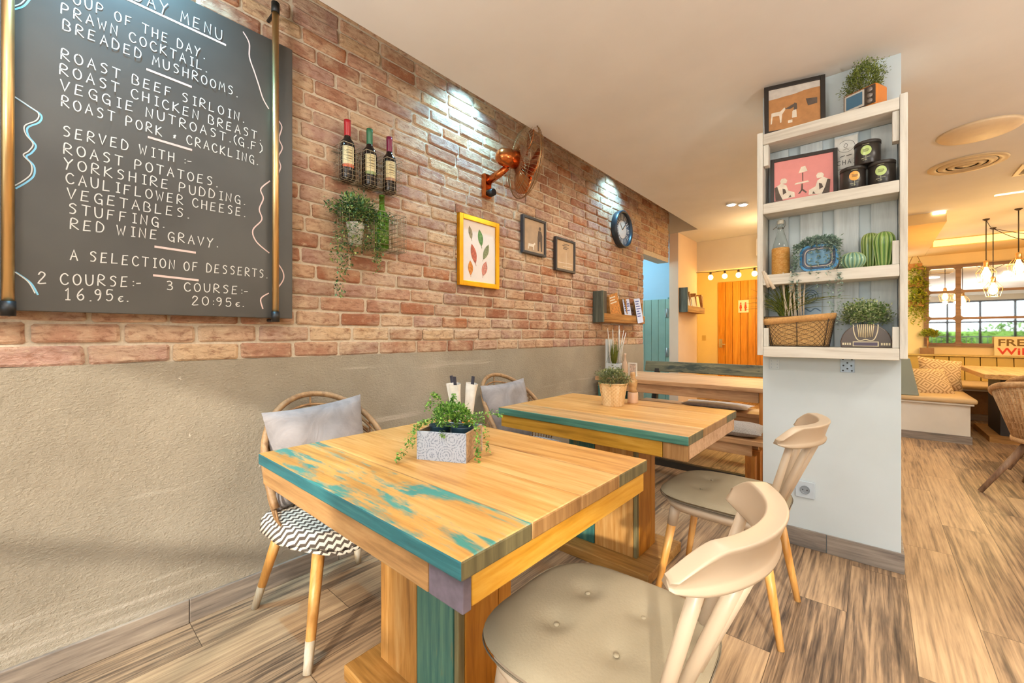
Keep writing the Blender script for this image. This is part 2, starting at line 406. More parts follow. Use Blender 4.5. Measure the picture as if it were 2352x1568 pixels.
m = MB()
m.box(-2.25, -2.10, -2.7, 4.80, 1.047, 2.9, 0); m.box(-2.25, -2.10, 4.80, 5.64, 2.15, 2.9, 0)
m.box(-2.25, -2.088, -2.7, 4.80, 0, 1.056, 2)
H, BL, J = .0768, .238, .012
r = random.Random(3)
k = 0; z = 1.047
while z < 2.84:
    y = -.95 + (0 if k % 2 else BL/2) + r.uniform(-.02,.02)
    while y < 5.62:
        L = BL - J + r.uniform(-.022,.018)
        y0, y1, z0, z1 = y, min(y+L, 5.63), z + J*.9, min(z + H, 2.85)
        y += L + J
        if y0 < 4.80 < y1 and z < 2.13: y1 = 4.80
        if y0 > 4.785 and z < 2.13: continue
        if y1 - y0 < .03: continue
        xf = -2.088 + r.uniform(-.004,.004); c = .006
        jit = lambda: r.uniform(-.0035,.0035)
        A = [(y0+jit(),z0+jit()),(y1+jit(),z0+jit()),(y1+jit(),z1+jit()),(y0+jit(),z1+jit())]
        # rounded front: outline points with corner and mid jitter
        ol = []
        for i in range(4):
            p, q = A[i], A[(i+1)%4]; prv = A[i-1]
            for (a, t_) in ((prv, .035 if i%2 else .10), (q, .10 if i%2 == 0 else .035)):
                if a is prv: tt = .035 if i % 2 == 0 else .1
                else: tt = .1 if i % 2 else .035
                tt = min(.12, tt)
                ol.append((p[0]+(a[0]-p[0])*(.10 if abs(a[1]-p[1])>abs(a[0]-p[0]) else .03), p[1]+(a[1]-p[1])*(.10 if abs(a[1]-p[1])>abs(a[0]-p[0]) else .03)))
            n_ = 3 if i % 2 == 0 else 1
            for s_ in range(1, n_+1):
                f_ = s_/(n_+1); ol.append((p[0]+(q[0]-p[0])*f_+jit()*.6, p[1]+(q[1]-p[1])*f_+jit()*.6))
        n = len(ol); cy = (y0+y1)/2; cz = (z0+z1)/2
        ins = [(cy+(a-cy)*(1-c*1.6/(y1-y0)*2), cz+(b-cz)*(1-c*1.3/(z1-z0)*2)) for a,b in ol]
        vs = [(-2.105,a,b) for a,b in ol] + [(xf-.006,a,b) for a,b in ol] + [(xf,a,b) for a,b in ins]
        fs = []
        for j in (0,1):
            for i in range(n): fs.append((j*n+i, j*n+(i+1)%n, (j+1)*n+(i+1)%n, (j+1)*n+i))
        fs.append(tuple(2*n+i for i in range(n)))
        m.add(vs, fs, 1, False)
    z += H; k += 1
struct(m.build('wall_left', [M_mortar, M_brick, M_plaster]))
m = MB(); y = -2.7
while y < 4.79:
    y1 = min(y+.62, 4.80); m.box(-2.09, -2.076, y+.0015, y1, 0, .095); y = y1
struct(m.build('baseboard_left', M_skirt, bevel=.003))

# ceiling with a slot along the brick wall
m = MB(); m.box(-1.72, 4.7, -2.75, 9.45, 2.54, 2.95); m.box(-3.7, -1.72, 5.65, 9.45, 2.54, 2.95)
struct(m.build('ceiling', M_ceil))
struct(MB().box(-2.25, -1.72, -2.75, 5.65, 2.87, 2.95).build('ceiling_slot', M_ceil))
struct(MB().box(-2.1, -1.721, 5.645, 5.66, 2.541, 2.868).build('trim_1', M_hall))
# soffit around the booth corner with its light strip
m = MB(); m.box(.18, .61, 6.6, 9.3, 2.42, 2.539); m.box(.612, 4.5, 8.5, 9.3, 2.42, 2.539)
struct(m.build('trim_2', paint('soffit_paint', '#e6c68f')))
# walls of hall, corridor, lobby, booth room, shop front
struct(MB().box(-2.09, -1.97, 5.64, 6.42, 0, 2.538).build('wall_hall', M_pink))
struct(MB().box(-2.62, -.3, 6.42, 6.56, 2.10, 2.538).build('wall_header', M_hall))
struct(MB().box(-2.76, .18, 8.6, 8.75, 0, 2.538).build('wall_lobby_back', M_lobby))
struct(MB().box(-2.76, -2.62, 6.42, 8.6, 0, 2.538).build('wall_lobby_left', M_lobby))
struct(MB().box(-2.62, -2.09, 6.42, 6.5, 0, 2.09).build('wall_lobby_front', M_lobby))
m = MB(); m.box(.02, .18, 6.6, 8.6, 0, 2.538); m.box(-.32, .02, 6.6, 6.75, 0, 2.538)
struct(m.build('wall_divider', M_cream))
struct(MB().box(.18, 4.6, 9.3, 9.45, 0, 2.538).build('wall_back', M_cream))
struct(MB().box(4.55, 4.7, -2.6, 9.3, 0, 2.538).build('wall_right', M_cream))
m = MB(); m.box(-3.7, -2.09, 5.92, 6.05, 0, 2.6); m.box(-3.8, -3.7, 3.6, 5.92, 0, 2.6); m.box(-3.7, -2.25, 3.6, 3.7, 0, 2.6); m.box(-3.7, -2.25, 3.7, 5.92, 2.45, 2.6)
m.box(-2.25, -2.12, 4.785, 4.79, 0, 2.15)
struct(m.build('wall_corridor', M_blue))
m = MB(); yb = (-2.75, -2.6)
for (x0,x1,z0,z1) in ((-2.25,-1.95,0,2.54),(-1.95,.8,0,.5),(-1.95,.8,2.36,2.54),(.8,1.2,0,2.54),(1.2,4.3,0,.5),(1.2,4.3,2.36,2.54),(4.3,4.7,0,2.54)):
    m.box(x0, x1, yb[0], yb[1], z0, z1)
struct(m.build('wall_front', M_white))
t = NT('window_pane'); nd = t.t.nodes; out = nd['Material Output']; tr = t.n('ShaderNodeBsdfTransparent'); gl = t.n('ShaderNodeBsdfGlossy'); gl.inputs['Roughness'].default_value = .02
mx = t.n('ShaderNodeMixShader'); mx.inputs[0].default_value = .06; t.l(tr.outputs[0], mx.inputs[1]); t.l(gl.outputs[0], mx.inputs[2]); t.l(mx.outputs[0], out.inputs[0]); M_pane = t.mat
for i, (x0, x1, nm) in enumerate(((-1.95, .8, 3), (1.2, 4.3, 4))):
    f = MB(); z0, z1 = .5, 2.36
    for k in range(nm+1):
        xx = x0 + (x1-x0)*k/nm; xx = min(max(xx, x0+.03), x1-.03); f.box(xx-.03, xx+.03, -2.71, -2.64, z0, z1)
    for zz in (z0+.03, 1.62, z1-.03): f.box(x0, x1, -2.70, -2.65, zz-.03, zz+.03)
    fo = struct(f.build('window_%d' % (i+1), M_navy))
    MB().box(x0+.03, x1-.03, -2.678, -2.672, z0+.03, z1-.03).build('pane', M_pane, fo)
# outdoors, seen in the mirror
struct(MB().box(-14, 16, -16, -2.75, -.12, -.02).build('pavement', plain('pale_paving', '#cfc8bc', .8)))
m = MB(); r = random.Random(5)
m.box(-3, 9, -9.5, -9.15, -.02, 1.35)
for i in range(5000):
    x = r.uniform(-3, 9); z = r.uniform(.05, 1.5 + .25*math.sin(x*1.7)); yy = -9.2 + r.uniform(-.35,.35)
    m.leaf((x, yy, z), (r.uniform(-1,1), r.uniform(-.2,1), r.uniform(-.4,1)), r.uniform(.12,.28), r.uniform(.08,.16))
hd = m.build('hedge', L_soft); tag(hd, 'green hedge outdoors, seen only in the far mirror behind dark railings', 'hedge'); hd['kind'] = 'stuff'
rl = thing('railing', 'dark metal railing in front of the hedge, seen only in the far mirror', 'railing', (3,-7.6,-.02))
m = MB()
for k in range(60): m.box(-3+k*.15-.01, -3+k*.15+.01, -.01, .01, 0, 1.1)
m.build('bars', M_navy, rl)
MB().box(-3.05, 5.9, -.025, .025, 1.1, 1.15).build('top_rail', M_navy, rl)

# pillar
struct(MB().box(-.484, .102, 2.77, 3.12, 0, 2.539).build('wall_pillar', M_pillar))
m = MB(); m.box(-.496, -.19, 2.757, 2.77, 0, .098); m.box(-.187, .114, 2.757, 2.77, 0, .098); m.box(.102, .114, 2.771, 3.12, 0, .098); m.box(-.496, -.484, 2.771, 3.12, 0, .098)
struct(m.build('baseboard_pillar', M_skirtx, bevel=.002))
m = MB(); m.box(-2.6, -2.26, 8.585, 8.6, 0, .1); m.box(-1.35, .02, 8.585, 8.6, 0, .1)
struct(m.build('baseboard_lobby', M_skirtx))
# wooden lobby door
d = MB(); xs = -2.245
while xs < -1.36:
    d.box(xs+.004, min(xs+.125, -1.36), 8.56, 8.596, .01, 2.17); xs += .128
dr = struct(d.build('door_1', M_door, bevel=.004))
m = MB(); m.box(-2.225,-2.165, 8.552, 8.562, .93, 1.09); m.tube([(-2.195,8.55,.99),(-2.195,8.50,.99),(-2.10,8.50,.99)], .011); m.lathe([(.016,0),(.016,.01)], (0,0,0), 12, 0, T(-2.195,8.552,1.06, PI/2))
m.build('door_handle', plain('steel_handle', '#cfc8b8', .3, .9), dr)
sg = MB().box(-1.89, -1.72, 8.55, 8.562, 1.58, 1.81)
so = sg.build('restroom_sign', M_paper, dr); so['label'] = 'white restroom sign with two figures'
m = MB(); M_red = plain('red_print', '#d8492e', .7)
for dx in (-1.85, -1.77):
    m.ball((dx, 8.548, 1.755), .014, 10, 6); m.prism([(dx-.022,1.66),(dx+.022,1.66),(dx+.012,1.735),(dx-.012,1.735)], 8.545, 8.549, 'y'); m.box(dx-.012, dx+.012, 8.545, 8.549, 1.61, 1.66)
m.build('figures', M_red, so)
# teal corridor door with hinges
d = MB(); xs = -3.05
while xs < -2.225:
    d.box(xs+.002, xs+.1, 5.88, 5.918, .01, 1.677); xs += .102
dr2 = struct(d.build('door_2', plain('teal_door_paint', '#a6bfa9', .55, 0, .06, 6), bevel=.002))
m = MB(); m.box(-2.205, -2.11, 5.89, 5.919, 0, 1.70); m.build('door_frame', plain('grey_teal_frame', '#6f9a92', .6), dr2)
for zz in (1.48, .92):
    m = MB(); m.box(-2.235,-2.185, 5.868, 5.882, zz-.06, zz+.06); m.tube([(-2.21,5.868,zz-.065),(-2.21,5.868,zz+.065)], .009); m.build('hinge', plain('steel_hinge', '#cfcabf', .35, .8), dr2)
# emergency light in corridor
e_ = MB().box(-2.95,-2.62, 5.86, 5.919, 2.17, 2.29).build('emergency_light', plain('grey_green_plastic', '#7f9a92', .5), bevel=.01)
tag(e_, 'small grey green emergency light high in the blue corridor', 'light')

# ================================================================== TABLES
def plank(mb, x0,x1,y0,y1,z0,z1, top=0, front=0, end=0):
    vs = [(x0,y0,z0),(x1,y0,z0),(x1,y1,z0),(x0,y1,z0),(x0,y0,z1),(x1,y0,z1),(x1,y1,z1),(x0,y1,z1)]
    o = len(mb.v); mb.v += vs
    for f, mm in (((0,3,2,1),end),((4,5,6,7),top),((0,1,5,4),front),((1,2,6,5),end),((2,3,7,6),front),((3,0,4,7),end)):
        mb.f.append(tuple(i+o for i in f)); mb.m.append(mm); mb.sm.append(False)
def pedestal_table(label, y0, y1, widths, pmats, ap_front, ap_side, first, edge):
    x0, x1 = -1.575, -.548; yc = (y0+y1)/2; xc = (x0+x1)/2
    root = thing('pedestal_table', label, 'table', (xc, yc, 0), 0, 'reclaimed plank tables beside the brick wall')
    off = (xc, yc, 0)
    m = MB(); y = y0
    for i, wd in enumerate(widths):
        plank(m, x0, x1, y+.0008, y+wd-.0008, .722, .76 + (.0006 if i % 2 else 0), 1 if i == 0 else 0, 2 if i in (0,) else 3, 4 if i in (0, len(widths)-1) else 5)
        y += wd
    m.build('tabletop', [M_top, M_top_pt if first else M_top2, edge, M_tan, M_olive, M_endg], root, off, bevel=.0045, seg=2)
    m = MB(); m.box(x0+.012, x1-.11, y0+.012, y0+.034, .655, .721, 0); m.box(x1-.108, x1-.008, y0+.012, y0+.034, .655, .721, 2)
    m.box(x1-.03, x1-.008, y0+.035, y1-.012, .66, .721, 1); m.box(x0+.012, x0+.034, y0+.035, y1-.012, .66, .721, 1); m.box(x0+.035, x1-.031, y1-.034, y1-.012, .66, .721, 0)
    m.build('apron', [ap_front, ap_side, pmats[3]], root, off, bevel=.003)
    px0, px1, py0, py1 = -1.28, -.882, yc-.115, yc+.115
    m = MB(); s_ = px0 + (.205 if first else .16)
    m.box(px0, s_-.002, py0, py0+.03, .05, .70, 0); m.box(s_+.002, px1-.022, py0, py0+.03, .05, .70, 1); m.box(px1-.02, px1-.002, py0+.004, py0+.03, .05, .70, 4)
    m.box(px1-.03, px1, py0+.031, py0+.17, .05, .70, 2); m.box(px1-.03, px1, py0+.172, py1, .05, .70, 2)
    m.box(px0, px0+.03, py0+.031, py1-.031, .05, .70, 0); m.box(px0, px1-.031, py1-.03, py1, .05, .70, 0)
    m.build('pedestal', [pmats[0], pmats[1], pmats[2], pmats[3], M_olive], root, off, bevel=.0035)
    m = MB(); m.box(-1.345, -.78, yc-.215, yc-.02, .0, .05); m.box(-1.345, -.78, yc-.017, yc+.215, .0, .05)
    m.build('base', M_base, root, off, bevel=.005)
    return root
pedestal_table('nearest plank table: honey pine top with teal paint remnants and blue green front edge', .49, 1.292, (.205,.2,.2,.197), (M_tanz, M_tealz, M_ambz, M_plum), M_tan, M_gold, True, M_teal)
pedestal_table('middle plank table carrying the woven straw pot, green front edge', 1.685, 2.44, (.19,.185,.19,.19), (M_tealz, M_tanz, M_ambz, M_endg), M_goldx, M_benchx, False, M_green)

# trestle table and its two benches further back
def trestle_leg(mb, x, ya, yb_, zt, w=.045):
    for (p, q) in (((ya),(ya+.03)), ((yb_),(yb_-.03))):
        mb.prism([(p-.03,0),(p+.03,0),(q+.03,zt),(q-.03,zt)], x-w/2, x+w/2, 'x')
t3 = thing('dining_table', 'long narrow plank table behind the middle table, between two benches', 'table', (-1.33, 4.0, 0)); off = (-1.33,4.0,0)
m = MB()
for (a, b) in ((3.58,3.79),(3.792,4.0),(4.002,4.21),(4.212,4.42)): m.box(-2.05, -.6, a, b, .725, .76)
m.build('tabletop', M_benchx, t3, off, bevel=.003)
for (ya, yb_) in ((3.62,3.645),(4.355,4.38)):
    m = MB(); m.box(-2.0, -.66, ya, yb_, .64, .724); m.build('apron', M_benchx, t3, off, bevel=.002)
for (x, mt) in ((-2.03, M_tealz), (-.655, M_benchz)):
    for yy in (3.605, 4.12):
        MB().box(x, x+.06, yy, yy+.06, 0, .724).build('leg', mt, t3, off, bevel=.003)
def bench(label, y0, y1, back=False):
    r_ = thing('bench', label, 'bench', (-1.25,(y0+y1)/2,0)); off = (-1.25,(y0+y1)/2,0)
    m = MB(); k = 2; w_ = (y1-y0)/k
    for i in range(k): m.box(-1.95, -.54, y0+i*w_+.001, y0+(i+1)*w_-.001, .42, .452)
    m.build('seat', M_benchx, r_, off, bevel=.003)
    m = MB(); m.box(-1.88, -.62, y0+.03, y0+.052, .34, .419); m.build('rail', M_benchx, r_, off, bevel=.002); m = MB(); m.box(-1.88, -.62, y1-.052, y1-.03, .34, .419); m.build('rail', M_benchx, r_, off, bevel=.002)
    for x in (-1.86, -.63):
        m = MB(); m.box(x-.03, x+.03, y0+.03, y0+.1, 0, .339); m.build('leg', M_benchz, r_, off, bevel=.003)
        m = MB(); m.box(x-.03, x+.03, y1-.1, y1-.03, 0, .339); m.build('leg', M_benchz, r_, off, bevel=.003)
    m = MB(); m.box(-1.83, -.66, (y0+y1)/2-.02, (y0+y1)/2+.02, .12, .17); m.build('stretcher', M_dark, r_, off)
    if back:
        m = MB(); M_ = T(0, y1+.10, .81, -.20); m.box(-2.0, -.45, -.014, .014, -.06, .055, 0, M_); m.build('backrest', M_greybd, r_, off, bevel=.006)
        for x in (-1.86, -.72):
            m = MB(); m.prism([(y1-.02,.40),(y1+.03,.40),(y1+.135,.84),(y1+.095,.84)], x-.025, x+.025, 'x'); m.build('back_post', M_dark, r_, off)
    return r_
bench('low wooden bench in front of the long narrow table, grey cushion on it', 3.14, 3.44)
bench('wooden bench with weathered dark backrest board before the orange door', 4.22, 4.56, True)

# ---- soft shapes
def pillow_mb(w, h, t_, n=20, crease=.0, seed=1):
    rr = random.Random(seed); ph = [rr.uniform(0,6) for _ in range(6)]
    m = MB()
    for sgn in (1,-1):
        def fn(a, b, sgn=sgn):
            u, v = a*2-1, b*2-1
            pin = 1 - .07*(1-abs(u)**2)*abs(v)**3; pin2 = 1 - .07*(1-abs(v)**2)*abs(u)**3
            th = t_*max(0,(1-abs(u)**3.2))**.55*max(0,(1-abs(v)**3.2))**.55
            th += crease*math.sin(5*u+3*v+ph[0])*math.sin(4*v-2*u+ph[1])*(1-u*u)*(1-v*v)
            return (u*w/2*pin2, v*h/2*pin, sgn*th/2)
        mm = MB(); mm.grid(fn, n, n)
        if sgn < 0: mm.f = [tuple(reversed(f)) for f in mm.f]
        m.add(mm.v, mm.f, 0, True)
    return m
def throw_mat(name, a, b, sc=52):
    t = NT(name); sp = t.n('ShaderNodeSeparateXYZ'); t.l(t.n('ShaderNodeTexCoord').outputs['Object'], sp.inputs[0])
    p = t.math('MULTIPLY', t.math('SUBTRACT', sp.outputs[0], sp.outputs[2]), sc); q = t.math('MULTIPLY', sp.outputs[1], sc)
    zz = t.math('ABSOLUTE', t.math('SUBTRACT', t.math('FRACT', q), .5))
    f = t.math('LESS_THAN', t.math('FRACT', t.math('ADD', t.math('MULTIPLY', p, .8), t.math('MULTIPLY', zz, .9))), .48)
    n = t.noise(t.coord(), 300, 2)
    t.col(t.mix(f, a, b)).set(.95, 0, .15); t.bump(n, .6, .003); return t.mat
M_hound = throw_mat('zigzag_knit', '#e6dccb', '#62564c', 42); M_stripe = throw_mat('blue_grey_knit', '#d9d4cc', '#8b8c9c', 40)

# ---- rattan chairs against the brick wall
def rim_pt(a):      # a from -1 (front right arm) to 1, around the back
    th = a*math.radians(104)
    x = -.02 - .255*math.cos(th); y = .265*math.sin(th)
    z = .44 + .445*max(0, math.cos(th*.80))**.85
    return Vector((x, y, z))
def base_pt(a):
    th = a*math.radians(104); return Vector((.0 - .225*math.cos(th), .225*math.sin(th), .40))
M_worn = wood('worn_whitish_leg', '#a5834f', '#c0ad90', '#cfc8ba', 'z', .6)
def rattan_chair(label):
    r_ = thing('rattan_chair', label, 'chair', (0,0,0), 0, 'rattan chairs along the brick wall')
    m = MB(); m.tube([rim_pt(i/30) for i in range(-30,31)], .0135, 8)
    m.build('back_rim', M_cane, r_)
    m = MB()
    for k in (.90, .80, .55, .3): m.tube([rim_pt(i/30).lerp(base_pt(i/30), 1-k) for i in range(-22,23)], .006, 6)
    for i in range(-20, 21, 1):
        a = i/20*.97
        if abs(a) < .56 and i != 0: continue
        m.tube([rim_pt(a), rim_pt(a).lerp(base_pt(a), .5)+Vector((-.012*math.cos(a*2.2),.012*math.sin(a*2.2),0)), base_pt(a)], .0045, 5)
    for q in range(1, 12):
        for sg in (1,-1): m.tube([rim_pt(sg*s_).lerp(base_pt(sg*s_), q/12) for s_ in (.42,.47,.52,.57)], .0045, 5)
    m.build('cane_work', M_cane, r_)
    m = MB(); m.lathe([(.20,.385),(.235,.39),(.24,.41),(.235,.425),(.18,.43),(.05,.425)], (.01,0,0), 28, sx=1.02)
    m.build('seat', M_cane, r_)
    M_legtip = M_beech
    for sx in (1,-1):
        for sy in (1,-1):
            m = MB(); m.tube([(sx*.165,sy*.15,.40),(sx*.262,sy*.235,.004)], [.024,.0145], 12); lg = m.build('leg', M_beech, r_)
            m = MB(); m.tube([(sx*.2395,sy*.2155,.096),(sx*.2622,sy*.2352,.002)], [.0170,.0149], 12); m.build('worn_tip', M_worn, lg)
    return r_
wc1 = rattan_chair('rattan chair with zigzag throw, tucked under the nearest plank table'); wc1.location = (-1.72, .84, 0)
wc2 = copy_tree(wc1); wc2.location = (-1.72, 2.09, 0); wc2['label'] = 'rattan chair with crumpled beige blanket, tucked under the middle plank table'
def pillow(label, loc, rx, seed, tilt):
    M_ = T(0,0,0, 0, PI/2 - .16, 0)
    o = pillow_mb(.40, .43, .13, 22, .022, seed).build('pillow', M_cotton, M=T(rx=tilt) @ M_ )
    o.location = loc; tag(o, label, 'pillow', 'crumpled grey pillows on the rattan chairs'); return o
pillow('crumpled grey pillow leaning in the nearer rattan chair, right corner raised', (-1.83, .82, .665), 0, 4, .07)
pillow('crumpled grey pillow leaning in the farther rattan chair behind the flower box', (-1.83, 2.05, .655), 0, 9, .04)
def throw(label, loc, mat, seed):
    rr = random.Random(seed); ph = rr.uniform(0,6)
    def fn(a, b):
        x = -.12 + a*.50; y = -.30 + b*.60
        rr_ = math.hypot(max(0,x)*.98, y)
        edge = .248
        over = max(0, rr_-edge)
        z = .437 + .012*math.sin(9*y+ph)*math.sin(7*x+ph)
        if over > 0:
            z -= min(over*1.0, .058); f = (edge + over*.16)/rr_
            if x > 0: x = x*f
            y = y*f
        z += .006*math.sin(22*y+ph+5*x)
        return (x, y, z)
    m = MB(); m.grid(fn, 28, 28)
    o = m.build('throw', mat, solid=.012); o.location = loc
    return tag(o, label, 'throw')
throw('black and cream zigzag knitted throw draped over the nearer rattan chair seat', (-1.72,.84,0), M_hound, 2)
throw('beige and blue grey blanket on the farther rattan chair seat', (-1.72,2.09,0), M_stripe, 5)

# ---- beige spindle chairs
def spindle_chair(label):
    r_ = thing('spindle_chair', label, 'chair', (0,0,0), 0, 'beige spindle chairs on the aisle side')
    def se(rx, ry, p, th): c, s_ = math.cos(th), math.sin(th); return (rx*math.copysign(abs(c)**(2/p), c), ry*math.copysign(abs(s_)**(2/p), s_))
    m = MB(); n = 40
    rings = [(.15,.405),(.210,.41),(.226,.425),(.230,.44),(.22,.446),(.1,.44)]
    vs = [(*[se(rr_, rr_, 3.2, 2*PI*i/n)[j] for j in (0,1)], zz) for rr_, zz in rings for i in range(n)]
    fs = [(j*n+i, j*n+(i+1)%n, (j+1)*n+(i+1)%n, (j+1)*n+i) for j in range(len(rings)-1) for i in range(n)]
    fs += [tuple(reversed(range(n))), tuple((len(rings)-1)*n+i for i in range(n))]
    m.add(vs, fs, 0, True); m.build('seat', M_plastic, r_)
    R_, cx_ = .302, .326-.302
    m = MB(); secs = []; N = 48
    for i in range(N+1):
        a = -1 + 2*i/N; th = a*math.radians(48)
        e_ = max(0, (abs(a)-.70)/.30)
        zt = .830 - .042*e_**1.5; zb = .750 + .012*e_**2; tk = .0165; lean = .020
        hgt_ = zt - zb
        out = lambda dr: Vector((cx_ + (R_+dr)*math.cos(th), (R_+dr)*math.sin(th), 0))
        prof = [(-.8,0),(.9,-.03),(1.45,.02),(1.5,.12),(1.1,.2),(.95,.27),(1.0,.6),(1.15,.88),(1.22,.95),(1.1,.995),(.9,1.0),(-.9,1.0),(-1.05,.99),(-1.12,.94),(-1.0,.86),(-.95,.5),(-.95,.2),(-.95,.05)]
        secs.append([out(tk*u_ + lean*max(0,v_)) + Vector((0,0,zb + hgt_*v_)) for u_, v_ in prof])
    for k_, s_ in ((0, -1), (N, 1)):
        th = s_*math.radians(49.6); cen = sum(secs[k_], Vector())/len(secs[k_])
        cap = [cen + (p-cen)*.72 + Vector((-math.sin(th)*s_*.008, math.cos(th)*s_*.008, 0)) for p in secs[k_]]
        secs = [cap]+secs if k_ == 0 else secs+[cap]
        if k_ == 0: N += 1
    N = len(secs)-1
    k = len(secs[0]); vs = [p for s_ in secs for p in s_]
    fs = [(i*k+q, i*k+(q+1)%k, (i+1)*k+(q+1)%k, (i+1)*k+q) for i in range(N) for q in range(k)]
    fs += [tuple(reversed(range(k))), tuple(N*k+q for q in range(k))]
    m.add([tuple(p) for p in vs], fs, 0, True); m.build('backrest', M_plastic, r_)
    for j in range(5):
        th = math.radians(-38+19*j); top = (cx_+R_*math.cos(th), R_*math.sin(th), .757); bot = (.155+.030*math.cos(th*1.6), (j-2)*.070, .43)
        m = MB(); m.tube([bot, tuple((bot[q]+top[q])/2 for q in range(3)), top], [.0135,.0135,.0125], 10, flat=(1.0,1.0,(0,1,0))); m.build('spindle', M_plastic, r_)
    for sx in (1,-1):
        for sy in (1,-1):
            a, b = Vector((sx*.165,sy*.15,.415)), Vector((sx*.235,sy*.193,.0))
            m = MB(); m.tube([a.lerp(b,.2), b], [.0185,.0125], 12); lg = m.build('leg', M_beech, r_)
            m = MB(); m.tube([a, a.lerp(b,.21)], [.024,.0195], 12); m.build('leg_socket', M_plastic, lg)
    return r_
sc1 = spindle_chair('nearest beige spindle chair in the foreground beside the nearest plank table'); sc1.location = (-.48,.876,0); sc1.rotation_euler = (0,0,math.radians(2))
sc2 = copy_tree(sc1); sc2.location = (-.488,1.995,0); sc2.rotation_euler = (0,0,math.radians(-1)); sc2['label'] = 'farther beige spindle chair between the middle plank table and the white pillar'
def seat_cushion(label, loc, rz):
    n = 44; tufts = [(-.075,-.075),(-.075,.075),(.075,-.075),(.075,.075),(0,0)]
    m = MB()
    def P(rr_, th, top):
        c, s_ = math.cos(th), math.sin(th); x = .240*rr_*math.copysign(abs(c)**(.56), c); y = .236*rr_*math.copysign(abs(s_)**(.56), s_)
        ed = math.sqrt(max(0, 1-rr_**5))
        z = .470 + (.024*ed if top else -.021*ed)
        if top:
            for (a, b) in tufts[:4]: z -= .013*math.exp(-((x-a)**2+(y-b)**2)/.0011)
            z += .004*math.sin(14*x+1)*math.sin(13*y)
        return (x, y, z)
    for top in (True, False):
        mm = MB(); mm.grid(lambda a, b: P(max(b,.001), 2*PI*a, top), n, 16, 0, None, True)
        if top: mm.f = [tuple(reversed(f)) for f in mm.f]
        m.add(mm.v, mm.f, 0, True)
    o = m.build('seat_cushion', M_linen); o.location = loc; o.rotation_euler = (0,0,rz)
    tag(o, label, 'cushion', 'buttoned beige seat cushions on the spindle chairs')
    pm = MB(); pm.tube([(.2405*math.copysign(abs(math.cos(2*PI*i/60))**.56, math.cos(2*PI*i/60)), .2365*math.copysign(abs(math.sin(2*PI*i/60))**.56, math.sin(2*PI*i/60)), .462) for i in range(60)], .0022, 5, closed=True)
    pm.build('piping', M_piping, o)
    for (a, b) in tufts[:4]: MB().ball((a,b,.4835), .007, 8, 6, sz=.5).build('button', M_linen, o)
    return o
seat_cushion('buttoned beige cushion on the nearest spindle chair in the foreground', (-.487,.876,0), math.radians(2))
seat_cushion('buttoned beige cushion on the farther spindle chair by the pillar', (-.495,1.995,0), math.radians(-1))
# cushions on the benches
o = pillow_mb(.36,.30,.085,16,.006,3).build('bench_cushion', plain('speckled_grey_weave', '#a39d98', .95, 0, .45, 260), M=T()); o.location = (-.74,3.30,.494); tag(o, 'speckled grey cushion on the front bench beside the pillar', 'cushion')
o = pillow_mb(.62,.30,.05,16,.004,6).build('bench_cushion', plain('white_cotton', '#ddd6d2', .9)); o.location = (-1.17,4.40,.478); tag(o, 'thin white cushion on the back bench under the long narrow table', 'cushion')

# ================================================================== BOOTH CORNER
bo = thing('booth_bench', 'built-in corner booth with tan seat pad and panelled back under the mirror', 'bench', (.5,8.0,0)); off = (.5,8.0,0)
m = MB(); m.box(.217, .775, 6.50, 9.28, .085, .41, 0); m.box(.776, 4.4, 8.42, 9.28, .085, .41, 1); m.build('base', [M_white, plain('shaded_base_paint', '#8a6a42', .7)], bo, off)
m = MB(); m.box(.205, .787, 6.488, 9.28, 0, .084); m.box(.788, 4.4, 8.40, 9.28, 0, .084); m.build('skirting', M_skirtx, bo, off)
m = MB(); m.box(.205, .80, 6.47, 9.28, .411, .43); m.box(.801, 4.4, 8.28, 9.28, .411, .43); m.build('seat_board', M_white, bo, off, bevel=.004)
m = MB(); m.box(.2, .825, 6.45, 9.2, .431, .487); m.box(.826, 4.4, 8.24, 9.2, .431, .487); m.build('seat_pad', plain('tan_leatherette', '#d8bb8c', .55, 0, .05, 6), bo, off, bevel=.024, seg=4)
m = MB(); m.prism([(.2,.488),(.385,.488),(.31,.90),(.2,.90)], 6.46, 9.1, 'y', 0); m.build('side_backrest', plain('grey_green_paint', '#9aa497', .6, 0, .05, 4), bo, off, bevel=.006)
m = MB(); x = .39
while x < 4.3: m.prism([(9.105,.488),(9.28,.488),(9.28,.838),(9.17,.838)], x+.004, x+.156, 'x'); x += .16
m.build('back_panel', plain('ochre_panel_paint', '#c2a352', .6, 0, .05, 4), bo, off, bevel=.004)
m = MB(); m.box(.39, 4.4, 9.14, 9.29, .84, .866); m.build('ledge', plain('ochre_ledge_paint', '#cbb06b', .6), bo, off, bevel=.004)
M_diam = None
t = NT('diamond_print'); sp = t.n('ShaderNodeSeparateXYZ'); t.l(t.n('ShaderNodeTexCoord').outputs['Object'], sp.inputs[0])
q = t.math('ADD', t.math('ABSOLUTE', t.math('SUBTRACT', t.math('FRACT', t.math('MULTIPLY', sp.outputs[0], 6.5)), .5)), t.math('ABSOLUTE', t.math('SUBTRACT', t.math('FRACT', t.math('MULTIPLY', sp.outputs[1], 6.5)), .5)))
f = t.math('LESS_THAN', t.math('FRACT', t.math('MULTIPLY', q, 4.0)), .45)
t.col(t.mix(f, '#e0c69e', '#b09068')).set(.9); M_diam = t.mat
def patt(label, loc, rot, w_, s):
    o = pillow_mb(w_, w_, .15, 16, .005, s).build('patterned_pillow', M_diam); o.location = loc; o.rotation_euler = rot
    return tag(o, label, 'pillow', 'diamond patterned pillows on the booth')
patt('diamond patterned pillow lying in front on the booth seat', (.50,7.0,.60), (math.radians(52),0,math.radians(22)), .40, 3)
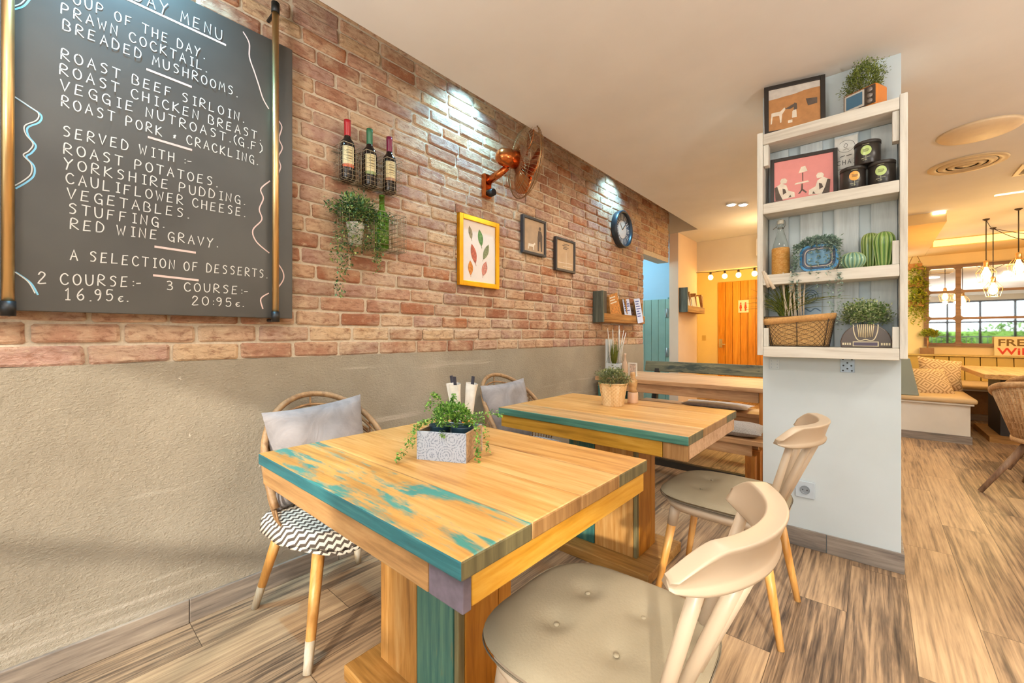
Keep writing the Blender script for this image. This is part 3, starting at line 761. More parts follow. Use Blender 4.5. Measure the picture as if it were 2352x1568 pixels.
patt('diamond patterned pillow leaning behind another on the booth seat', (.62,7.35,.68), (math.radians(66),math.radians(8),math.radians(16)), .42, 7)
ft = thing('booth_table', 'thick plank table standing in front of the corner booth', 'table', (1.3,7.2,0)); off = (1.3,7.2,0)
m = MB()
for k in range(4): m.box(.86+k*.215, .86+(k+1)*.215-.002, 6.42, 8.1, .71, .76)
m.build('tabletop', wood('warm_table_plank', '#a8793c', '#cfa05a', '#e2bd7e', 'y', .5), ft, off, bevel=.005)
m = MB(); m.box(1.05, 1.5, 6.95, 7.6, .06, .709); m.build('pedestal', M_dark, ft, off)
m = MB(); m.box(.95, 1.6, 6.8, 7.75, 0, .06); m.build('base', M_base, ft, off)
# rattan tub chairs at the right edge
M_rope = wood('woven_rope', '#98724a', '#bf9566', '#dab588', 'x', .7)
def tub_chair(label):
    r_ = thing('tub_chair', label, 'chair', (0,0,0), 0, 'woven tub chairs at the booth table')
    def rp(a): th = a*math.radians(125); return Vector((-.02-.29*math.cos(th), .30*math.sin(th), .62+.20*max(0,math.cos(th*.72))))
    def bp(a): th = a*math.radians(125); return Vector((-.20*math.cos(th), .20*math.sin(th), .40))
    m = MB(); m.tube([rp(i/24) for i in range(-24,25)], .022, 8); m.build('rim', M_rope, r_)
    m = MB()
    for i in range(-24,25): m.tube([rp(i/24), bp(i/24)], .009, 5)
    for k in range(1,9): m.tube([rp(i/24).lerp(bp(i/24), k/9) for i in range(-24,25)], .006, 5)
    m.build('woven_shell', M_rope, r_)
    m = MB(); m.lathe([(.16,.385),(.22,.39),(.22,.42),(.1,.43)], (0,0,0), 20); m.build('seat', M_rope, r_)
    for sx in (1,-1):
        for sy in (1,-1):
            m = MB(); m.tube([(sx*.10,sy*.10,.40),(sx*.30,sy*.27,.005)], [.022,.015], 10); m.build('leg', wood('brown_leg', '#5a4232', '#80614a', '#a08063', 'z', .5) if sx+sy==2 else bpy.data.materials['brown_leg'], r_)
    return r_
tc = tub_chair('woven tub chair nearer the camera at the right edge'); tc.location = (.98,4.72,0); tc.rotation_euler = (0,0,math.radians(60))
tc2 = copy_tree(tc); tc2.location = (1.22,5.75,0); tc2.rotation_euler = (0,0,math.radians(75)); tc2['label'] = 'woven tub chair just before the booth table'

# ================================================================== CHALK MENU BOARD
G = {
'A':['0,0 2,6 4,0','.8,2.2 3.2,2.2'],'B':['0,0 .3,6 2.6,5.8 3.4,4.6 2.6,3.4 .3,3.2 2.8,3 3.8,1.6 2.8,.2 0,0'],'C':['3.8,5 2.6,6 1,5.4 .1,3.4 .5,1.2 1.8,0 3.2,.2 4,1'],
'D':['0,0 .3,6 2,5.8 3.6,4.4 3.8,2.4 2.6,.4 0,0'],'E':['3.6,6 .6,5.8 0,0 3.4,.2','.3,3.1 2.8,3.2'],'F':['3.6,6 .5,5.8 0,0','.3,3.1 2.7,3.2'],
'G':['3.8,5 2.6,6 1,5.4 .1,3.2 .6,1 2,0 3.6,.6 3.7,2.6 2.2,2.6','3.7,2.6 3.8,-.6'],'H':['.2,6 0,0','3.8,6 3.6,0','.1,3 3.7,3.1'],'I':['1,6 3,6','2,6 1.9,0','.9,0 3,0'],
'J':['3,6 3,1 1.6,0 .4,1'],'K':['.3,6 0,0','3.6,6 .2,2.8 4,0'],'L':['.4,6 0,0 3.4,.2'],'M':['0,0 .8,6 2.2,2.4 3.8,6 4.4,0'],'N':['0,0 .4,6 3.4,0 3.8,6'],
'O':['2,6 .5,5 0,3 .6,.8 2,0 3.5,1 4,3.2 3.3,5.2 2,6'],'P':['0,0 .4,6 2.6,6 3.7,4.8 2.8,3.2 .3,2.8'],'R':['0,0 .4,6 2.6,6 3.6,4.8 2.6,3.4 .3,2.9 4,0'],
'S':['3.6,5.2 2.4,6 .9,5.4 .7,4.2 2.4,3.2 3.4,1.8 2.4,.2 .6,.2'],'T':['0,6 4.2,5.8','2.2,5.9 1.9,0'],'U':['0,6 .2,1.6 1.4,0 3,.4 3.8,2 3.9,6'],'V':['0,6 1.8,0 4,6'],
'W':['0,6 1,0 2.2,4 3.4,0 4.6,6'],'Y':['0,6 1.9,3','4,6 1.9,3 1,-.6'],'&':['2.6,1.4 1.6,2.6 2.8,3.4','1.5,1.2 3,3.2'],'0':['2,6 .5,5 0,3 .6,.8 2,0 3.5,1 4,3.2 3.3,5.2 2,6'],
'1':['.8,4.8 2,6 1.9,0','.8,0 3,0'],'2':['.4,4.6 1.4,6 3,5.6 3.2,4 .2,0 3.8,.1'],'3':['.4,5.6 2,6 3.2,5 2.6,3.6 1.4,3.2 3,2.8 3.6,1.4 2.4,.1 .4,.4'],
'5':['3.6,6 .8,6 .5,3.4 2.4,3.8 3.6,2.4 3,.6 1.4,0 .2,.6'],'6':['3,6 1,4 .2,1.8 1.4,0 3,.4 3.5,1.8 2.4,3 .6,2'],'9':['3.4,4.8 2,6 .5,4.8 1,3.4 2.6,3.2 3.5,4.8 3.2,1.6 2,0'],
'€':['3,2.8 1.4,2.6 .6,1.2 1.6,0 3.2,.4','.4,1.4 2,1.5'],'.':['.4,0 .9,.1'],':':['.6,.8 .9,.9','.6,3.2 .9,3.3'],'-':['.2,2.4 2.6,2.6'],'(':['2.4,6.6 .8,4.4 .8,1.6 2.4,-.8'],')':['.4,6.6 2,4.4 2,1.4 .2,-.8'],
'H2':[]}
def strokes(mb, lines, w, P, m=0):
    """flat ribbons along polylines; P maps (a,b) on the surface to 3D"""
    for ln in lines:
        q = [ln[0]]
        for p in ln[1:]:
            if math.hypot(p[0]-q[-1][0], p[1]-q[-1][1]) > 1e-5: q.append(p)
        n = len(q); h = w/2
        if n < 2: continue
        L = []; R_ = []
        for i in range(n):
            d0 = None if i == 0 else (q[i][0]-q[i-1][0], q[i][1]-q[i-1][1]); d1 = None if i == n-1 else (q[i+1][0]-q[i][0], q[i+1][1]-q[i][1])
            u = [(d[0]/math.hypot(*d), d[1]/math.hypot(*d)) for d in (d0, d1) if d]
            tx, ty = sum(k[0] for k in u), sum(k[1] for k in u); tl = math.hypot(tx, ty)
            if tl < .25: tx, ty = u[0]; tl = 1; 
            tx, ty = tx/tl, ty/tl
            nx, ny = -ty, tx
            k = h/max(.55, abs(nx*(-u[0][1])+ny*u[0][0]))
            ex = -h*.6 if i == 0 else (h*.6 if i == n-1 else 0)
            cx, cy = q[i][0]+tx*ex, q[i][1]+ty*ex
            L.append((cx+nx*k, cy+ny*k)); R_.append((cx-nx*k, cy-ny*k))
        mb.add([P(*p) for p in L+R_], [(i, n+i, n+i+1, i+1) for i in range(n-1)], m)
def smooth_line(p, n=4):
    out = []
    for i in range(len(p)-1):
        p0, p1, p2, p3 = p[max(i-1,0)], p[i], p[i+1], p[min(i+2,len(p)-1)]
        for k in range(n):
            t = k/n
            out.append(tuple(.5*((2*p1[j])+(-p0[j]+p2[j])*t+(2*p0[j]-5*p1[j]+4*p2[j]-p3[j])*t*t+(-p0[j]+3*p1[j]-3*p2[j]+p3[j])*t**3) for j in (0,1)))
    return out + [p[-1]]
def text_lines(txt, y0, z0, y1, z1, hgt, rr=None, words=False):
    adv = {'M':5.6,'W':5.8,' ':3.6,'.':2.2,':':2.0,'I':4.4,'(':3.2,')':3.0,'-':3.4,'€':4.2}
    W_ = [adv.get(c, 5.3) for c in txt]; tot = sum(W_) - (1.3 if txt[-1] not in '. ' else .6)
    sx = (math.hypot(y1-y0, z1-z0))/tot; sz = hgt/6; out = []; x = 0; ws = [[]]
    for c, a in zip(txt, W_):
        if c == ' ': ws.append([])
        dz = rr.uniform(-.25,.25) if rr else 0
        for s_ in G.get(c, []):
            pts = [tuple(float(q) for q in p.split(',')) for p in s_.split()]
            if c in 'BCDGOPRSU03569&€2J': pts = smooth_line(pts, 3)
            ws[-1].append([(y0 + (x+px*.80)*sx, z0 + (z1-z0)*(x+px)/tot + (pz+dz)*sz) for px, pz in pts])
        x += a
    return ws if words else [q for w_ in ws for q in w_]
BX = -2.0295
bd = MB(); bd.box(-2.052, -2.03, -.46, .775, 1.238, 2.484)
board = bd.build('menu_board', M_board, bevel=.002); tag(board, 'large black chalkboard with handwritten menu on the brick wall', 'chalkboard')
P_ = lambda a, b: (BX, a, b)
rr = random.Random(11)
TX = [('SUNDAY MENU',.118,2.385,.504,2.380,.042),('SOUP OF THE DAY.',.049,2.28,.444,2.275,.034),('PRAWN COCKTAIL.',.049,2.229,.451,2.223,.034),('BREADED MUSHROOMS.',.053,2.178,.558,2.169,.034),
('ROAST BEEF SIRLOIN.',.049,2.079,.582,2.071,.034),('ROAST CHICKEN BREAST.',.046,2.027,.647,2.016,.034),('VEGGIE NUTROAST.(G.F)',.048,1.975,.647,1.966,.034),('ROAST PORK & CRACKLING.',.05,1.921,.634,1.906,.034),
('SERVED WITH :-',.053,1.824,.396,1.83,.034),('ROAST POTATOES.',.055,1.767,.487,1.769,.034),('YORKSHIRE PUDDING.',.056,1.717,.586,1.719,.034),('CAULIFLOWER CHEESE.',.06,1.669,.586,1.669,.034),
('VEGETABLES.',.063,1.618,.393,1.619,.034),('STUFFING.',.066,1.57,.318,1.568,.034),('RED WINE GRAVY.',.07,1.519,.489,1.522,.034),('A SELECTION OF DESSERTS.',.07,1.415,.672,1.416,.034),
('2 COURSE:-',-.002,1.329,.246,1.336,.036),('16.95€.',.056,1.278,.217,1.283,.038),('3 COURSE:-',.321,1.334,.591,1.335,.033),('20:95€.',.399,1.281,.582,1.282,.034)]
for (tx, y0, z0, y1, z1, hh) in TX:
    for wd in text_lines(tx, y0, z0, y1, z1, hh, rr, True):
        m = MB(); [strokes(m, [q], .0034, lambda a, b, k=k: (BX+k*.00025, a, b)) for k, q in enumerate(wd)]; m.build('chalk_word', M_chalk, board)
for ul in ([[(.209,2.374),(.511,2.368)],[(.265,2.147),(.396,2.142)],[(.269,1.897),(.397,1.893)],[(.288,1.493),(.409,1.489)],[(.284,1.385),(.418,1.38)]]):
    m = MB(); strokes(m, [ul], .008, P_); m.build('chalk_underline', M_chalkp, board)
sq = [[(.576,2.457),(.598,2.421),(.599,2.362),(.618,2.307),(.634,2.26),(.651,2.207),(.674,2.17)],[(.707,2.14),(.729,2.11),(.717,2.053),(.731,2.015),(.714,1.966),(.724,1.926),(.708,1.879)],
[(.679,1.849),(.643,1.804),(.653,1.765),(.637,1.714),(.647,1.67),(.612,1.617),(.626,1.569),(.676,1.528)],[(.707,1.492),(.733,1.452),(.735,1.414),(.707,1.368)],[(.674,1.348),(.643,1.321),(.651,1.278)]]
for q in sq:
    m = MB(); strokes(m, [smooth_line(q,5)], .005, P_); m.build('chalk_squiggle', M_chalkp, board)
sl = [[(-.052,1.91),(-.019,1.89),(.005,1.873),(.001,1.848),(-.023,1.822),(-.021,1.795),(-.006,1.77),(-.015,1.744),(-.026,1.727),(-.01,1.704),(-.01,1.674),(-.024,1.649),(-.047,1.622)],[(-.047,1.358),(-.017,1.328),(-.002,1.292)],[(-.055,2.178),(-.032,2.203),(-.018,2.235)]]
for q in sl:
    m = MB(); strokes(m, [smooth_line(q,5)], .0045, P_); strokes(m, [[(a-.006,b+.004) for a,b in smooth_line(q,5)]], .003, lambda a, b: (BX+.0006, a, b), 1); m.build('chalk_squiggle', [M_chalkb, M_chalk], board)
for (y, lab) in ((.692, 'brass pipe before the right end of the chalkboard'), (-.062, 'brass pipe before the left part of the chalkboard')):
    p = thing('brass_pipe', lab, 'pipe', (-2.0, y, 1.22), 0, 'brass pipes holding the chalkboard'); off = (-2.0, y, 1.22)
    z1 = 2.60 if y > 0 else 2.75
    m = MB(); m.tube([(-2.0,y,1.235),(-2.0,y,z1)], .0135, 16); m.build('tube', M_brass, p, off)
    for zz in (1.22, z1-.01):
        m = MB(); m.tube([(-2.0,y,zz),(-2.0,y,zz+.045)], .0165, 16); m.tube([(-2.0,y,zz+.008),(-2.088,y,zz+.008)], .008, 8); m.build('end_cap', M_iron, p, off)

# ================================================================== WIRE RACKS AND BOTTLES
def wire_cage(mb, y0, y1, z0, z1, x0=-2.083, x1=-1.978, ny=4, nz=8, nx=4, r=.0011):
    for i in range(ny+1):
        y = y0+(y1-y0)*i/ny; mb.tube([(x1,y,z0),(x1,y,z1)], r, 4); mb.tube([(x0,y,z0),(x1,y,z0)], r, 4)
    for k in range(nz+1):
        z = z0+(z1-z0)*k/nz; mb.tube([(x1,y0,z),(x1,y1,z)], r, 4)
        mb.tube([(x0,y0,z),(x1,y0,z)], r, 4); mb.tube([(x0,y1,z),(x1,y1,z)], r, 4)
    for i in range(1, nx):
        x = x0+(x1-x0)*i/nx; mb.tube([(x,y0,z0),(x,y1,z0)], r, 4)
        for y in (y0,y1): mb.tube([(x,y,z0),(x,y,z1)], r, 4)
    for y in (y0, y1): mb.tube([(x0,y,z1),(x1,y,z1)], r*1.8, 5)
    mb.tube([(x1,y0,z1),(x1,y1,z1)], r*1.8, 5)
wr = thing('wire_rack', 'wire wall rack holding three red wine bottles', 'rack', (-2.08,1.16,1.945)); off = (-2.08,1.16,1.945)
for yc in (1.041, 1.165, 1.285):
    m = MB(); wire_cage(m, yc-.047, yc+.047, 1.947, 2.125); m.build('cage', M_gwire, wr, off)
m = MB(); m.box(-2.086,-2.082,.985,1.345,2.1,2.106); m.box(-2.086,-2.082,.985,1.345,1.96,1.966); m.build('back_bar', M_gwire, wr, off)
wr2 = thing('wire_rack', 'wire wall rack below, holding ivy pot and green bottle', 'rack', (-2.08,1.17,1.63)); off = (-2.08,1.17,1.63)
for (a, b) in ((.99,1.165),(1.175,1.30),(1.305,1.36)):
    m = MB(); wire_cage(m, a, b, 1.625, 1.825, ny=5); m.build('cage', M_gwire, wr2, off)
m = MB(); m.box(-2.086,-2.082,.985,1.365,1.80,1.806); m.box(-2.086,-2.082,.985,1.365,1.64,1.646); m.build('back_bar', M_gwire, wr2, off)
def bottle(name, label, loc, cap, labc, bandc, glassm=None, group=None, hgt=.31):
    b = thing(name, label, 'bottle', loc, 0, group)
    m = MB(); m.lathe([(.030,.0),(.0365,.004),(.0375,.02),(.0375,.17),(.034,.195),(.020,.215),(.0145,.235),(.0138,hgt-.012),(.0155,hgt-.010),(.0155,hgt)], (0,0,0), 24); m.build('glass', glassm or M_wine, b)
    if cap:
        m = MB(); m.lathe([(.0152,hgt-.085),(.0160,hgt-.08),(.0163,hgt-.02),(.0172,hgt-.018),(.0172,hgt+.002)], (0,0,0), 18); m.build('capsule', cap, b)
        def lb(z0, z1, rad, mt, nm):
            m = MB(); m.grid(lambda a, q: (rad*math.cos(-.95+1.55*a-.15), rad*math.sin(-.95+1.55*a-.15), z0+(z1-z0)*q), 14, 1); return m.build(nm, mt, b)
        lo = lb(.062,.168,.0381,labc,'label'); lb(.062,.078,.0384,bandc,'label_band')
        m = MB(); 
        for k in range(4): m.grid(lambda a, q, k=k: (.0385*math.cos(-.6+.75*a), .0385*math.sin(-.6+.75*a), .145-.014*k+.004*q), 6, 1)
        m.build('label_print', plain('label_ink', '#8f7a52', .8) if 'label_ink' not in bpy.data.materials else bpy.data.materials['label_ink'], b)
    return b
M_lab = plain('cream_label', '#e9d9a8', .7, 0, .06)
gB = 'red wine bottles in the wire rack'
bottle('wine_bottle', 'dark wine bottle with red capsule, left in the wire rack', (-2.03,1.041,1.949), gloss('red_foil','#b01c24'), M_lab, gloss('orange_band','#cf5a2c'), None, gB)
bottle('wine_bottle', 'dark wine bottle with green capsule, middle of the wire rack', (-2.03,1.165,1.949), gloss('green_foil','#2f7350'), M_lab, gloss('green_band','#93a564'), None, gB)
bottle('wine_bottle', 'dark wine bottle with purple capsule, right in the wire rack', (-2.03,1.285,1.949), gloss('purple_foil','#7c1a42'), M_lab, gloss('tan_band','#b8835c'), None, gB)
bottle('green_bottle', 'empty green glass bottle in the lower wire rack', (-2.03,1.238,1.627), None, None, None, M_ggreen, None, .30)
def bush(mb, c, R, n, L, W, rr, up=.4, m=0, shell=.55):
    for _ in range(n):
        th = rr.uniform(0,2*PI); ph = math.acos(rr.uniform(-.55,1)); k = rr.uniform(shell,1)**.6*(.86+.16*math.sin(3*th+c[0]*40)*math.sin(4*ph+1)+.12*math.sin(7*th+5*ph))*(1.18 if rr.random() < .08 else 1)
        d = Vector((math.sin(ph)*math.cos(th), math.sin(ph)*math.sin(th), math.cos(ph)))
        p = Vector(c) + Vector((d.x*R[0]*k, d.y*R[1]*k, d.z*R[2]*k))
        dd = d*.7 + Vector((rr.uniform(-1,1), rr.uniform(-1,1), rr.uniform(-.6,1)+up))*.7
        mb.leaf(p, dd, L*rr.uniform(.6,1.3), W*rr.uniform(.7,1.2), m)
def vine(mb, pts, n, L, W, rr, jit=.012, m=0):
    P = smooth_line3(pts)
    for i in range(n):
        f = rr.uniform(0, len(P)-1.001); a = int(f); p = P[a].lerp(P[a+1], f-a) + Vector((rr.uniform(-jit,jit),rr.uniform(-jit,jit),rr.uniform(-jit,jit)))
        mb.leaf(p, (rr.uniform(-.6,1),rr.uniform(-1,1),rr.uniform(-.9,.5)), L*rr.uniform(.6,1.2), W*rr.uniform(.7,1.2), m)
def smooth_line3(p, n=6):
    p = [Vector(q) for q in p]; out = []
    for i in range(len(p)-1):
        p0, p1, p2, p3 = p[max(i-1,0)], p[i], p[i+1], p[min(i+2,len(p)-1)]
        for k in range(n):
            t = k/n; out.append(.5*((2*p1)+(-p0+p2)*t+(2*p0-5*p1+4*p2-p3)*t*t+(-p0+3*p1-3*p2+p3)*t**3))
    return out+[p[-1]]
iv = thing('potted_ivy', 'trailing ivy in a white pot in the lower wire rack', 'plant', (-2.03,1.085,1.627)); off = (-2.03,1.085,1.627)
m = MB(); m.lathe([(.032,.003),(.045,.11),(.047,.115),(.04,.112)], (-2.03,1.085,1.627), 20); m.build('pot', plain('white_pot', '#efece4', .4), iv, off)
m = MB(); rr = random.Random(21)
bush(m, (-2.02,1.085,1.80), (.06,.115,.10), 1100, .020, .011, rr, .0)
for (dy, dz, n) in ((-.10,-.44,95),(-.12,-.26,60),(-.07,-.33,70),(-.04,-.22,55),(.0,-.20,35),(.05,-.18,60),(.09,-.30,70),(.11,-.24,60),(.13,-.12,40),(-.15,.02,26),(.15,.02,20)):
    vine(m, [(-2.02,1.085+dy*.3,1.80),(-1.975,1.085+dy*.75,1.80),(-1.972,1.085+dy,1.78+dz*.5),(-1.985,1.085+dy*1.02+rr.uniform(-.02,.02),1.80+dz)], int(n*3.2), .019, .010, rr, .022)
m.build('foliage', L_ivy, iv, off)

# ================================================================== WALL FAN
fc = Vector((-1.84,2.235,2.375)); ax = Vector((.42,.90,-.03)).normalized()
fan = thing('wall_fan', 'copper wall fan with wire cage below the ceiling slot', 'fan', (-2.085,2.085,2.22)); off = (-2.085,2.085,2.22)
Rm = ax.to_track_quat('Z','Y').to_matrix().to_4x4(); FM = Matrix.Translation(fc) @ Rm
m = MB(); m.box(-2.085,-2.045,2.05,2.125,2.13,2.30); m.build('wall_bracket', M_copper, fan, off, bevel=.012)
m = MB(); m.lathe([(.001,-.028),(.024,-.024),(.028,0),(.024,.028)], (0,0,0), 16, 0, T(-2.03,2.10,2.165,0,PI/2,0)); m.build('knob', M_iron, fan, off)
m = MB(); m.tube([(-2.05,2.09,2.25),(-1.96,2.11,2.285),(-1.90,2.13,2.32)], [.03,.026,.02], 10); m.build('arm', M_copper, fan, off)
m = MB(); m.lathe([(.001,-.215),(.035,-.205),(.055,-.18),(.062,-.14),(.062,-.055),(.05,-.05)], (0,0,0), 24, 0, FM); m.build('motor', M_copper, fan, off)
m = MB()
for k in range(56):
    a = 2*PI*k/56; c_, s_ = math.cos(a), math.sin(a)
    m.tube([(.055*c_,.055*s_,-.06),(.16*c_,.16*s_,-.058),(.235*c_,.235*s_,-.02),(.25*c_,.25*s_,0),(.235*c_,.235*s_,.028),(.15*c_,.15*s_,.062),(.05*c_,.05*s_,.07)], .0011, 4, 0, FM)
for (r_, z_, t_) in ((.25,0,.004),(.24,.02,.0016),(.2,.048,.0016),(.14,.064,.0016),(.2,-.045,.0016)):
    m.tube([(r_*math.cos(2*PI*i/48), r_*math.sin(2*PI*i/48), z_) for i in range(48)], t_, 5, 0, FM, closed=True)
m.build('cage', M_bronze, fan, off)
m = MB(); m.lathe([(.05,.066),(.05,.075),(.001,.08)], (0,0,0), 20, 0, FM); m.build('badge', M_copper, fan, off)
for k in range(4):
    m = MB(); BMx = FM @ Matrix.Rotation(2*PI*k/4+.4,4,'Z')
    def bl(a, b): 
        rr_ = .045+.17*a; wd = .05+.05*math.sin(PI*min(1,a*1.1)); x = (b-.5)*2*wd
        return (rr_*math.cos(x/.13), rr_*math.sin(x/.13), .012 - x*.28)
    m.grid(bl, 8, 6, 0, BMx); m.build('blade', M_copper, fan, off, solid=.003)

# ================================================================== PICTURES AND CLOCK ON THE BRICK
def wall_frame(label, y0, y1, z0, z1, mat, paperm, bw, xb=-2.084, dep=.028):
    f = thing('picture_frame', label, 'picture', (xb,(y0+y1)/2,z0)); off = (xb,(y0+y1)/2,z0)
    m = MB(); x1 = xb+dep
    m.box(xb,x1,y0,y0+bw,z0,z1); m.box(xb,x1,y1-bw,y1,z0,z1); m.box(xb,x1,y0+bw,y1-bw,z0,z0+bw); m.box(xb,x1,y0+bw,y1-bw,z1-bw,z1)
    m.build('frame', mat, f, off, bevel=.002)
    m = MB(); m.box(xb,x1-.012,y0+bw,y1-bw,z0+bw,z1-bw); pr = m.build('print', paperm, f, off)
    return f, off, x1-.0115, pr
f, off, xp, pr = wall_frame('gold framed print of coloured feathers on the brick wall', 1.828,2.214,1.495,1.975, M_gilt, plain('mount_paper','#efe3da',.8,0,.02), .034)
for i, (cy, cz, ln, wd, an, c_) in enumerate(((1.935,1.86,.090,.036,-.25,'#9a8a6a'),(2.03,1.84,.115,.052,-.2,'#6f9455'),(2.085,1.75,.125,.048,.45,'#8c8f66'),(1.965,1.72,.135,.054,-.28,'#c0674f'),(1.935,1.62,.10,.048,-.05,'#d9893a'),(2.07,1.63,.11,.056,.3,'#cf8a78'))):
    m = MB(); n = 8; L_ = [(wd/2*math.sin(PI*k/n)**.8, ln*(k/n-.5)) for k in range(n+1)]; R_ = [(-a*.9, b) for a, b in reversed(L_[1:-1])]
    ca, sa = math.cos(an), math.sin(an)
    m.prism([(cy+a*ca+b*sa, cz-a*sa+b*ca) for a,b in L_+R_], xp, xp+.0008, 'x')
    strokes(m, [[(cy-ln*.62*sa, cz-ln*.62*ca),(cy+ln*.5*sa, cz+ln*.5*ca)]], .003, lambda a,b: (xp+.0012,a,b))
    m.build('feather', plain('feather_%s' % ('tan','green','olive','red','orange','pink')[i], c_, .8, 0, .35, 60), pr, off)
M_sep = plain('sepia_print','#b59a7c',.7,0,.12,14); M_ink = plain('sepia_ink','#5f5148',.8,0,.2,40); M_pale = plain('pale_ink','#e3d6c4',.8)
f, off, xp, pr = wall_frame('dark framed sepia print with standing figure and dog, left of two', 2.485,2.79,1.81,2.108, M_navy, M_sep, .02)
def flat(mb, poly, x, m=0): mb.prism(poly, x, x+.0008, 'x', m)
m = MB(); y, z = 2.715, 1.85
flat(m, [(y-.03,z),(y-.012,z),(y-.006,z+.08),(y+.004,z+.08),(y+.012,z),(y+.03,z),(y+.032,z+.13),(y+.016,z+.165),(y-.02,z+.165),(y-.03,z+.11)], xp); m.lathe([(.015,0),(.015,.0008)], (0,0,0), 12, 0, T(xp,y,z+.185,0,PI/2,0)); m.build('figure', M_ink, pr, off)
m = MB(); y, z = 2.60, 1.85
flat(m, [(y-.04,z),(y-.032,z),(y-.028,z+.022),(y+.022,z+.022),(y+.026,z),(y+.036,z),(y+.036,z+.035),(y+.055,z+.05),(y+.045,z+.06),(y+.025,z+.046),(y-.035,z+.044)], xp); m.build('dog', M_pale, pr, off)
f, off, xp, pr = wall_frame('dark framed sepia print of a quiet beach, right of two', 2.93,3.24,1.725,2.016, M_navy, plain('sepia_print_pale','#c3a582',.7,0,.1,10), .02)
m = MB(); rr = random.Random(2); z = 1.97
for k in range(4): strokes(m, [[(3.04+rr.uniform(0,.02),z-.014*k),(3.12+rr.uniform(-.02,.03),z-.014*k)]], .006, lambda a,b: (xp+.001,a,b))
m.build('caption_marks', M_ink, pr, off)
m = MB(); strokes(m, [[(2.98,1.80),(3.20,1.806)],[(3.10,1.75),(3.10,1.9)],[(3.05,1.77),(3.19,1.772)]], .005, lambda a,b: (xp+.001,a,b)); m.build('horizon_line', M_pale, pr, off)
ck = thing('wall_clock', 'round dark rimmed clock high on the brick wall', 'clock', (-2.085,4.17,2.31)); off = (0,0,0); CM = T(0,0,0,0,PI/2,0)
m = MB(); m.lathe([(.196,0),(.199,.01),(.199,.06),(.188,.066),(.176,.06),(.174,.03)], (0,0,0), 48, 0, CM, cap1=False); m.build('rim', plain('dark_clock_rim','#33383f',.35,.3), ck)
m = MB(); m.lathe([(.176,.028),(.176,.03)], (0,0,0), 48, 0, CM); fo = m.build('face', plain('slate_clock_face','#5c5f6b',.6,0,.15,20), ck)
m = MB(); m.lathe([(.098,.030),(.098,.0315)], (0,0,0), 40, 0, CM); m.build('centre_disc', plain('blush_clock_centre','#cdbdb0',.6,0,.06), fo)
m = MB()
for k in range(12):
    a = 2*PI*k/12; r0, r1 = .108, .165
    for dw in ((-.012, .012) if k % 3 else (-.016, 0, .016)):
        strokes(m, [[(r0*math.sin(a)+dw*math.cos(a), r0*math.cos(a)-dw*math.sin(a)), (r1*math.sin(a)+dw*math.cos(a), r1*math.cos(a)-dw*math.sin(a))]], .007, lambda p, q: (.0318, p, q))
m.build('numerals', plain('pale_numerals','#d8d4cc',.6), fo)
m = MB(); strokes(m, [[(0,0),(-.05,.055)],[(0,0),(.095,.085)]], .009, lambda p, q: (.034, p, q)); m.build('hands', M_black, ck)

# ================================================================== PALLET WOOD LEAFLET RACKS
def leaflet_rack(label, xw, y0, y1, z0, z1, dep):
    q = thing('leaflet_rack', label, 'rack', (xw,(y0+y1)/2,z0)); off = (xw,(y0+y1)/2,z0); x1 = xw+dep
    m = MB(); m.box(xw,x1,y0,y0+.025,z0-.005,z1+.01); m.build('end_panel', M_rackgrey, q, off, bevel=.003)
    m = MB(); m.box(xw,x1,y0+.026,y1,z0,z0+.022); m.build('bottom', M_sidewood, q, off, bevel=.002)
    m = MB(); m.box(x1-.02,x1,y0+.026,y1,z0+.023,z0+.085); m.build('front_lip', M_sidewood, q, off, bevel=.002)
    for k in range(3):
        yy = y0+.12+(y1-y0-.16)*k/2.2
        m = MB(); m.box(xw+.002,x1-.024,-.01,.01,0,(z1-z0)*.82,0,T(0,yy+.1,z0+.026,.24)); m.build('divider', M_sidewood, q, off)
    m = MB(); m.box(xw,x1-.022,y1-.022,y1,z0+.023,z1-.06); m.build('end_panel', M_sidewood, q, off, bevel=.002)
    return q
leaflet_rack('wooden leaflet rack on the brick wall beside the blue opening', -2.08, 3.59, 4.56, 1.292, 1.585, .112)
leaflet_rack('wooden leaflet rack on the pale hall wall', -1.968, 5.66, 6.40, 1.475, 1.79, .112)
def leaflet(label, loc, w_, h_, lean, mat, group, extra=None):
    m = MB(); m.box(-.0015,.0015,-w_/2,w_/2,0,h_); o = m.build('leaflet', mat)
    o.location = loc; o.rotation_euler = (lean,-.12,0); tag(o, label, 'leaflet', group)
    if extra:
        e = MB(); rr = random.Random(len(label))
        for k in range(extra[1]): e.box(.0015,.0022,-w_*.38,w_*rr.uniform(.05,.4),h_*(.9-.1*k)-.012,h_*(.9-.1*k)); 
        e.build('printing', extra[0], o)
    return o
M_flb = plain('bluish_paper','#cdd6ee',.7,0,.04); M_inkb = plain('blue_print','#4a58a0',.7); M_orp = plain('orange_photo_print','#c07a32',.6,0,.5,40)
g1 = 'leaflets in the rack on the brick wall'
leaflet('leaflet with orange picture in the brick wall rack', (-1.985,3.93,1.318), .22,.275, .22, M_orp, g1, (M_pale,3))
leaflet('blue white leaflet with text, middle of the brick wall rack', (-1.985,4.19,1.318), .16,.235, .1, M_flb, g1, (M_inkb,5))
leaflet('tall white leaflet with text, right in the brick wall rack', (-1.955,4.42,1.30), .15,.275, .12, M_flb, g1, (M_inkb,7))
o = MB().box(-2.07,-2.0,3.64,3.72,1.315,1.60).build('dark_box', plain('dark_blue_box','#262a38',.5)); tag(o, 'dark blue box beside the grey end of the brick wall rack', 'box')
g2 = 'leaflets in the hall rack'
leaflet('blue and white leaflet, left in the hall rack', (-1.875,5.83,1.50), .20,.25, .2, M_flb, g2, (M_inkb,3))
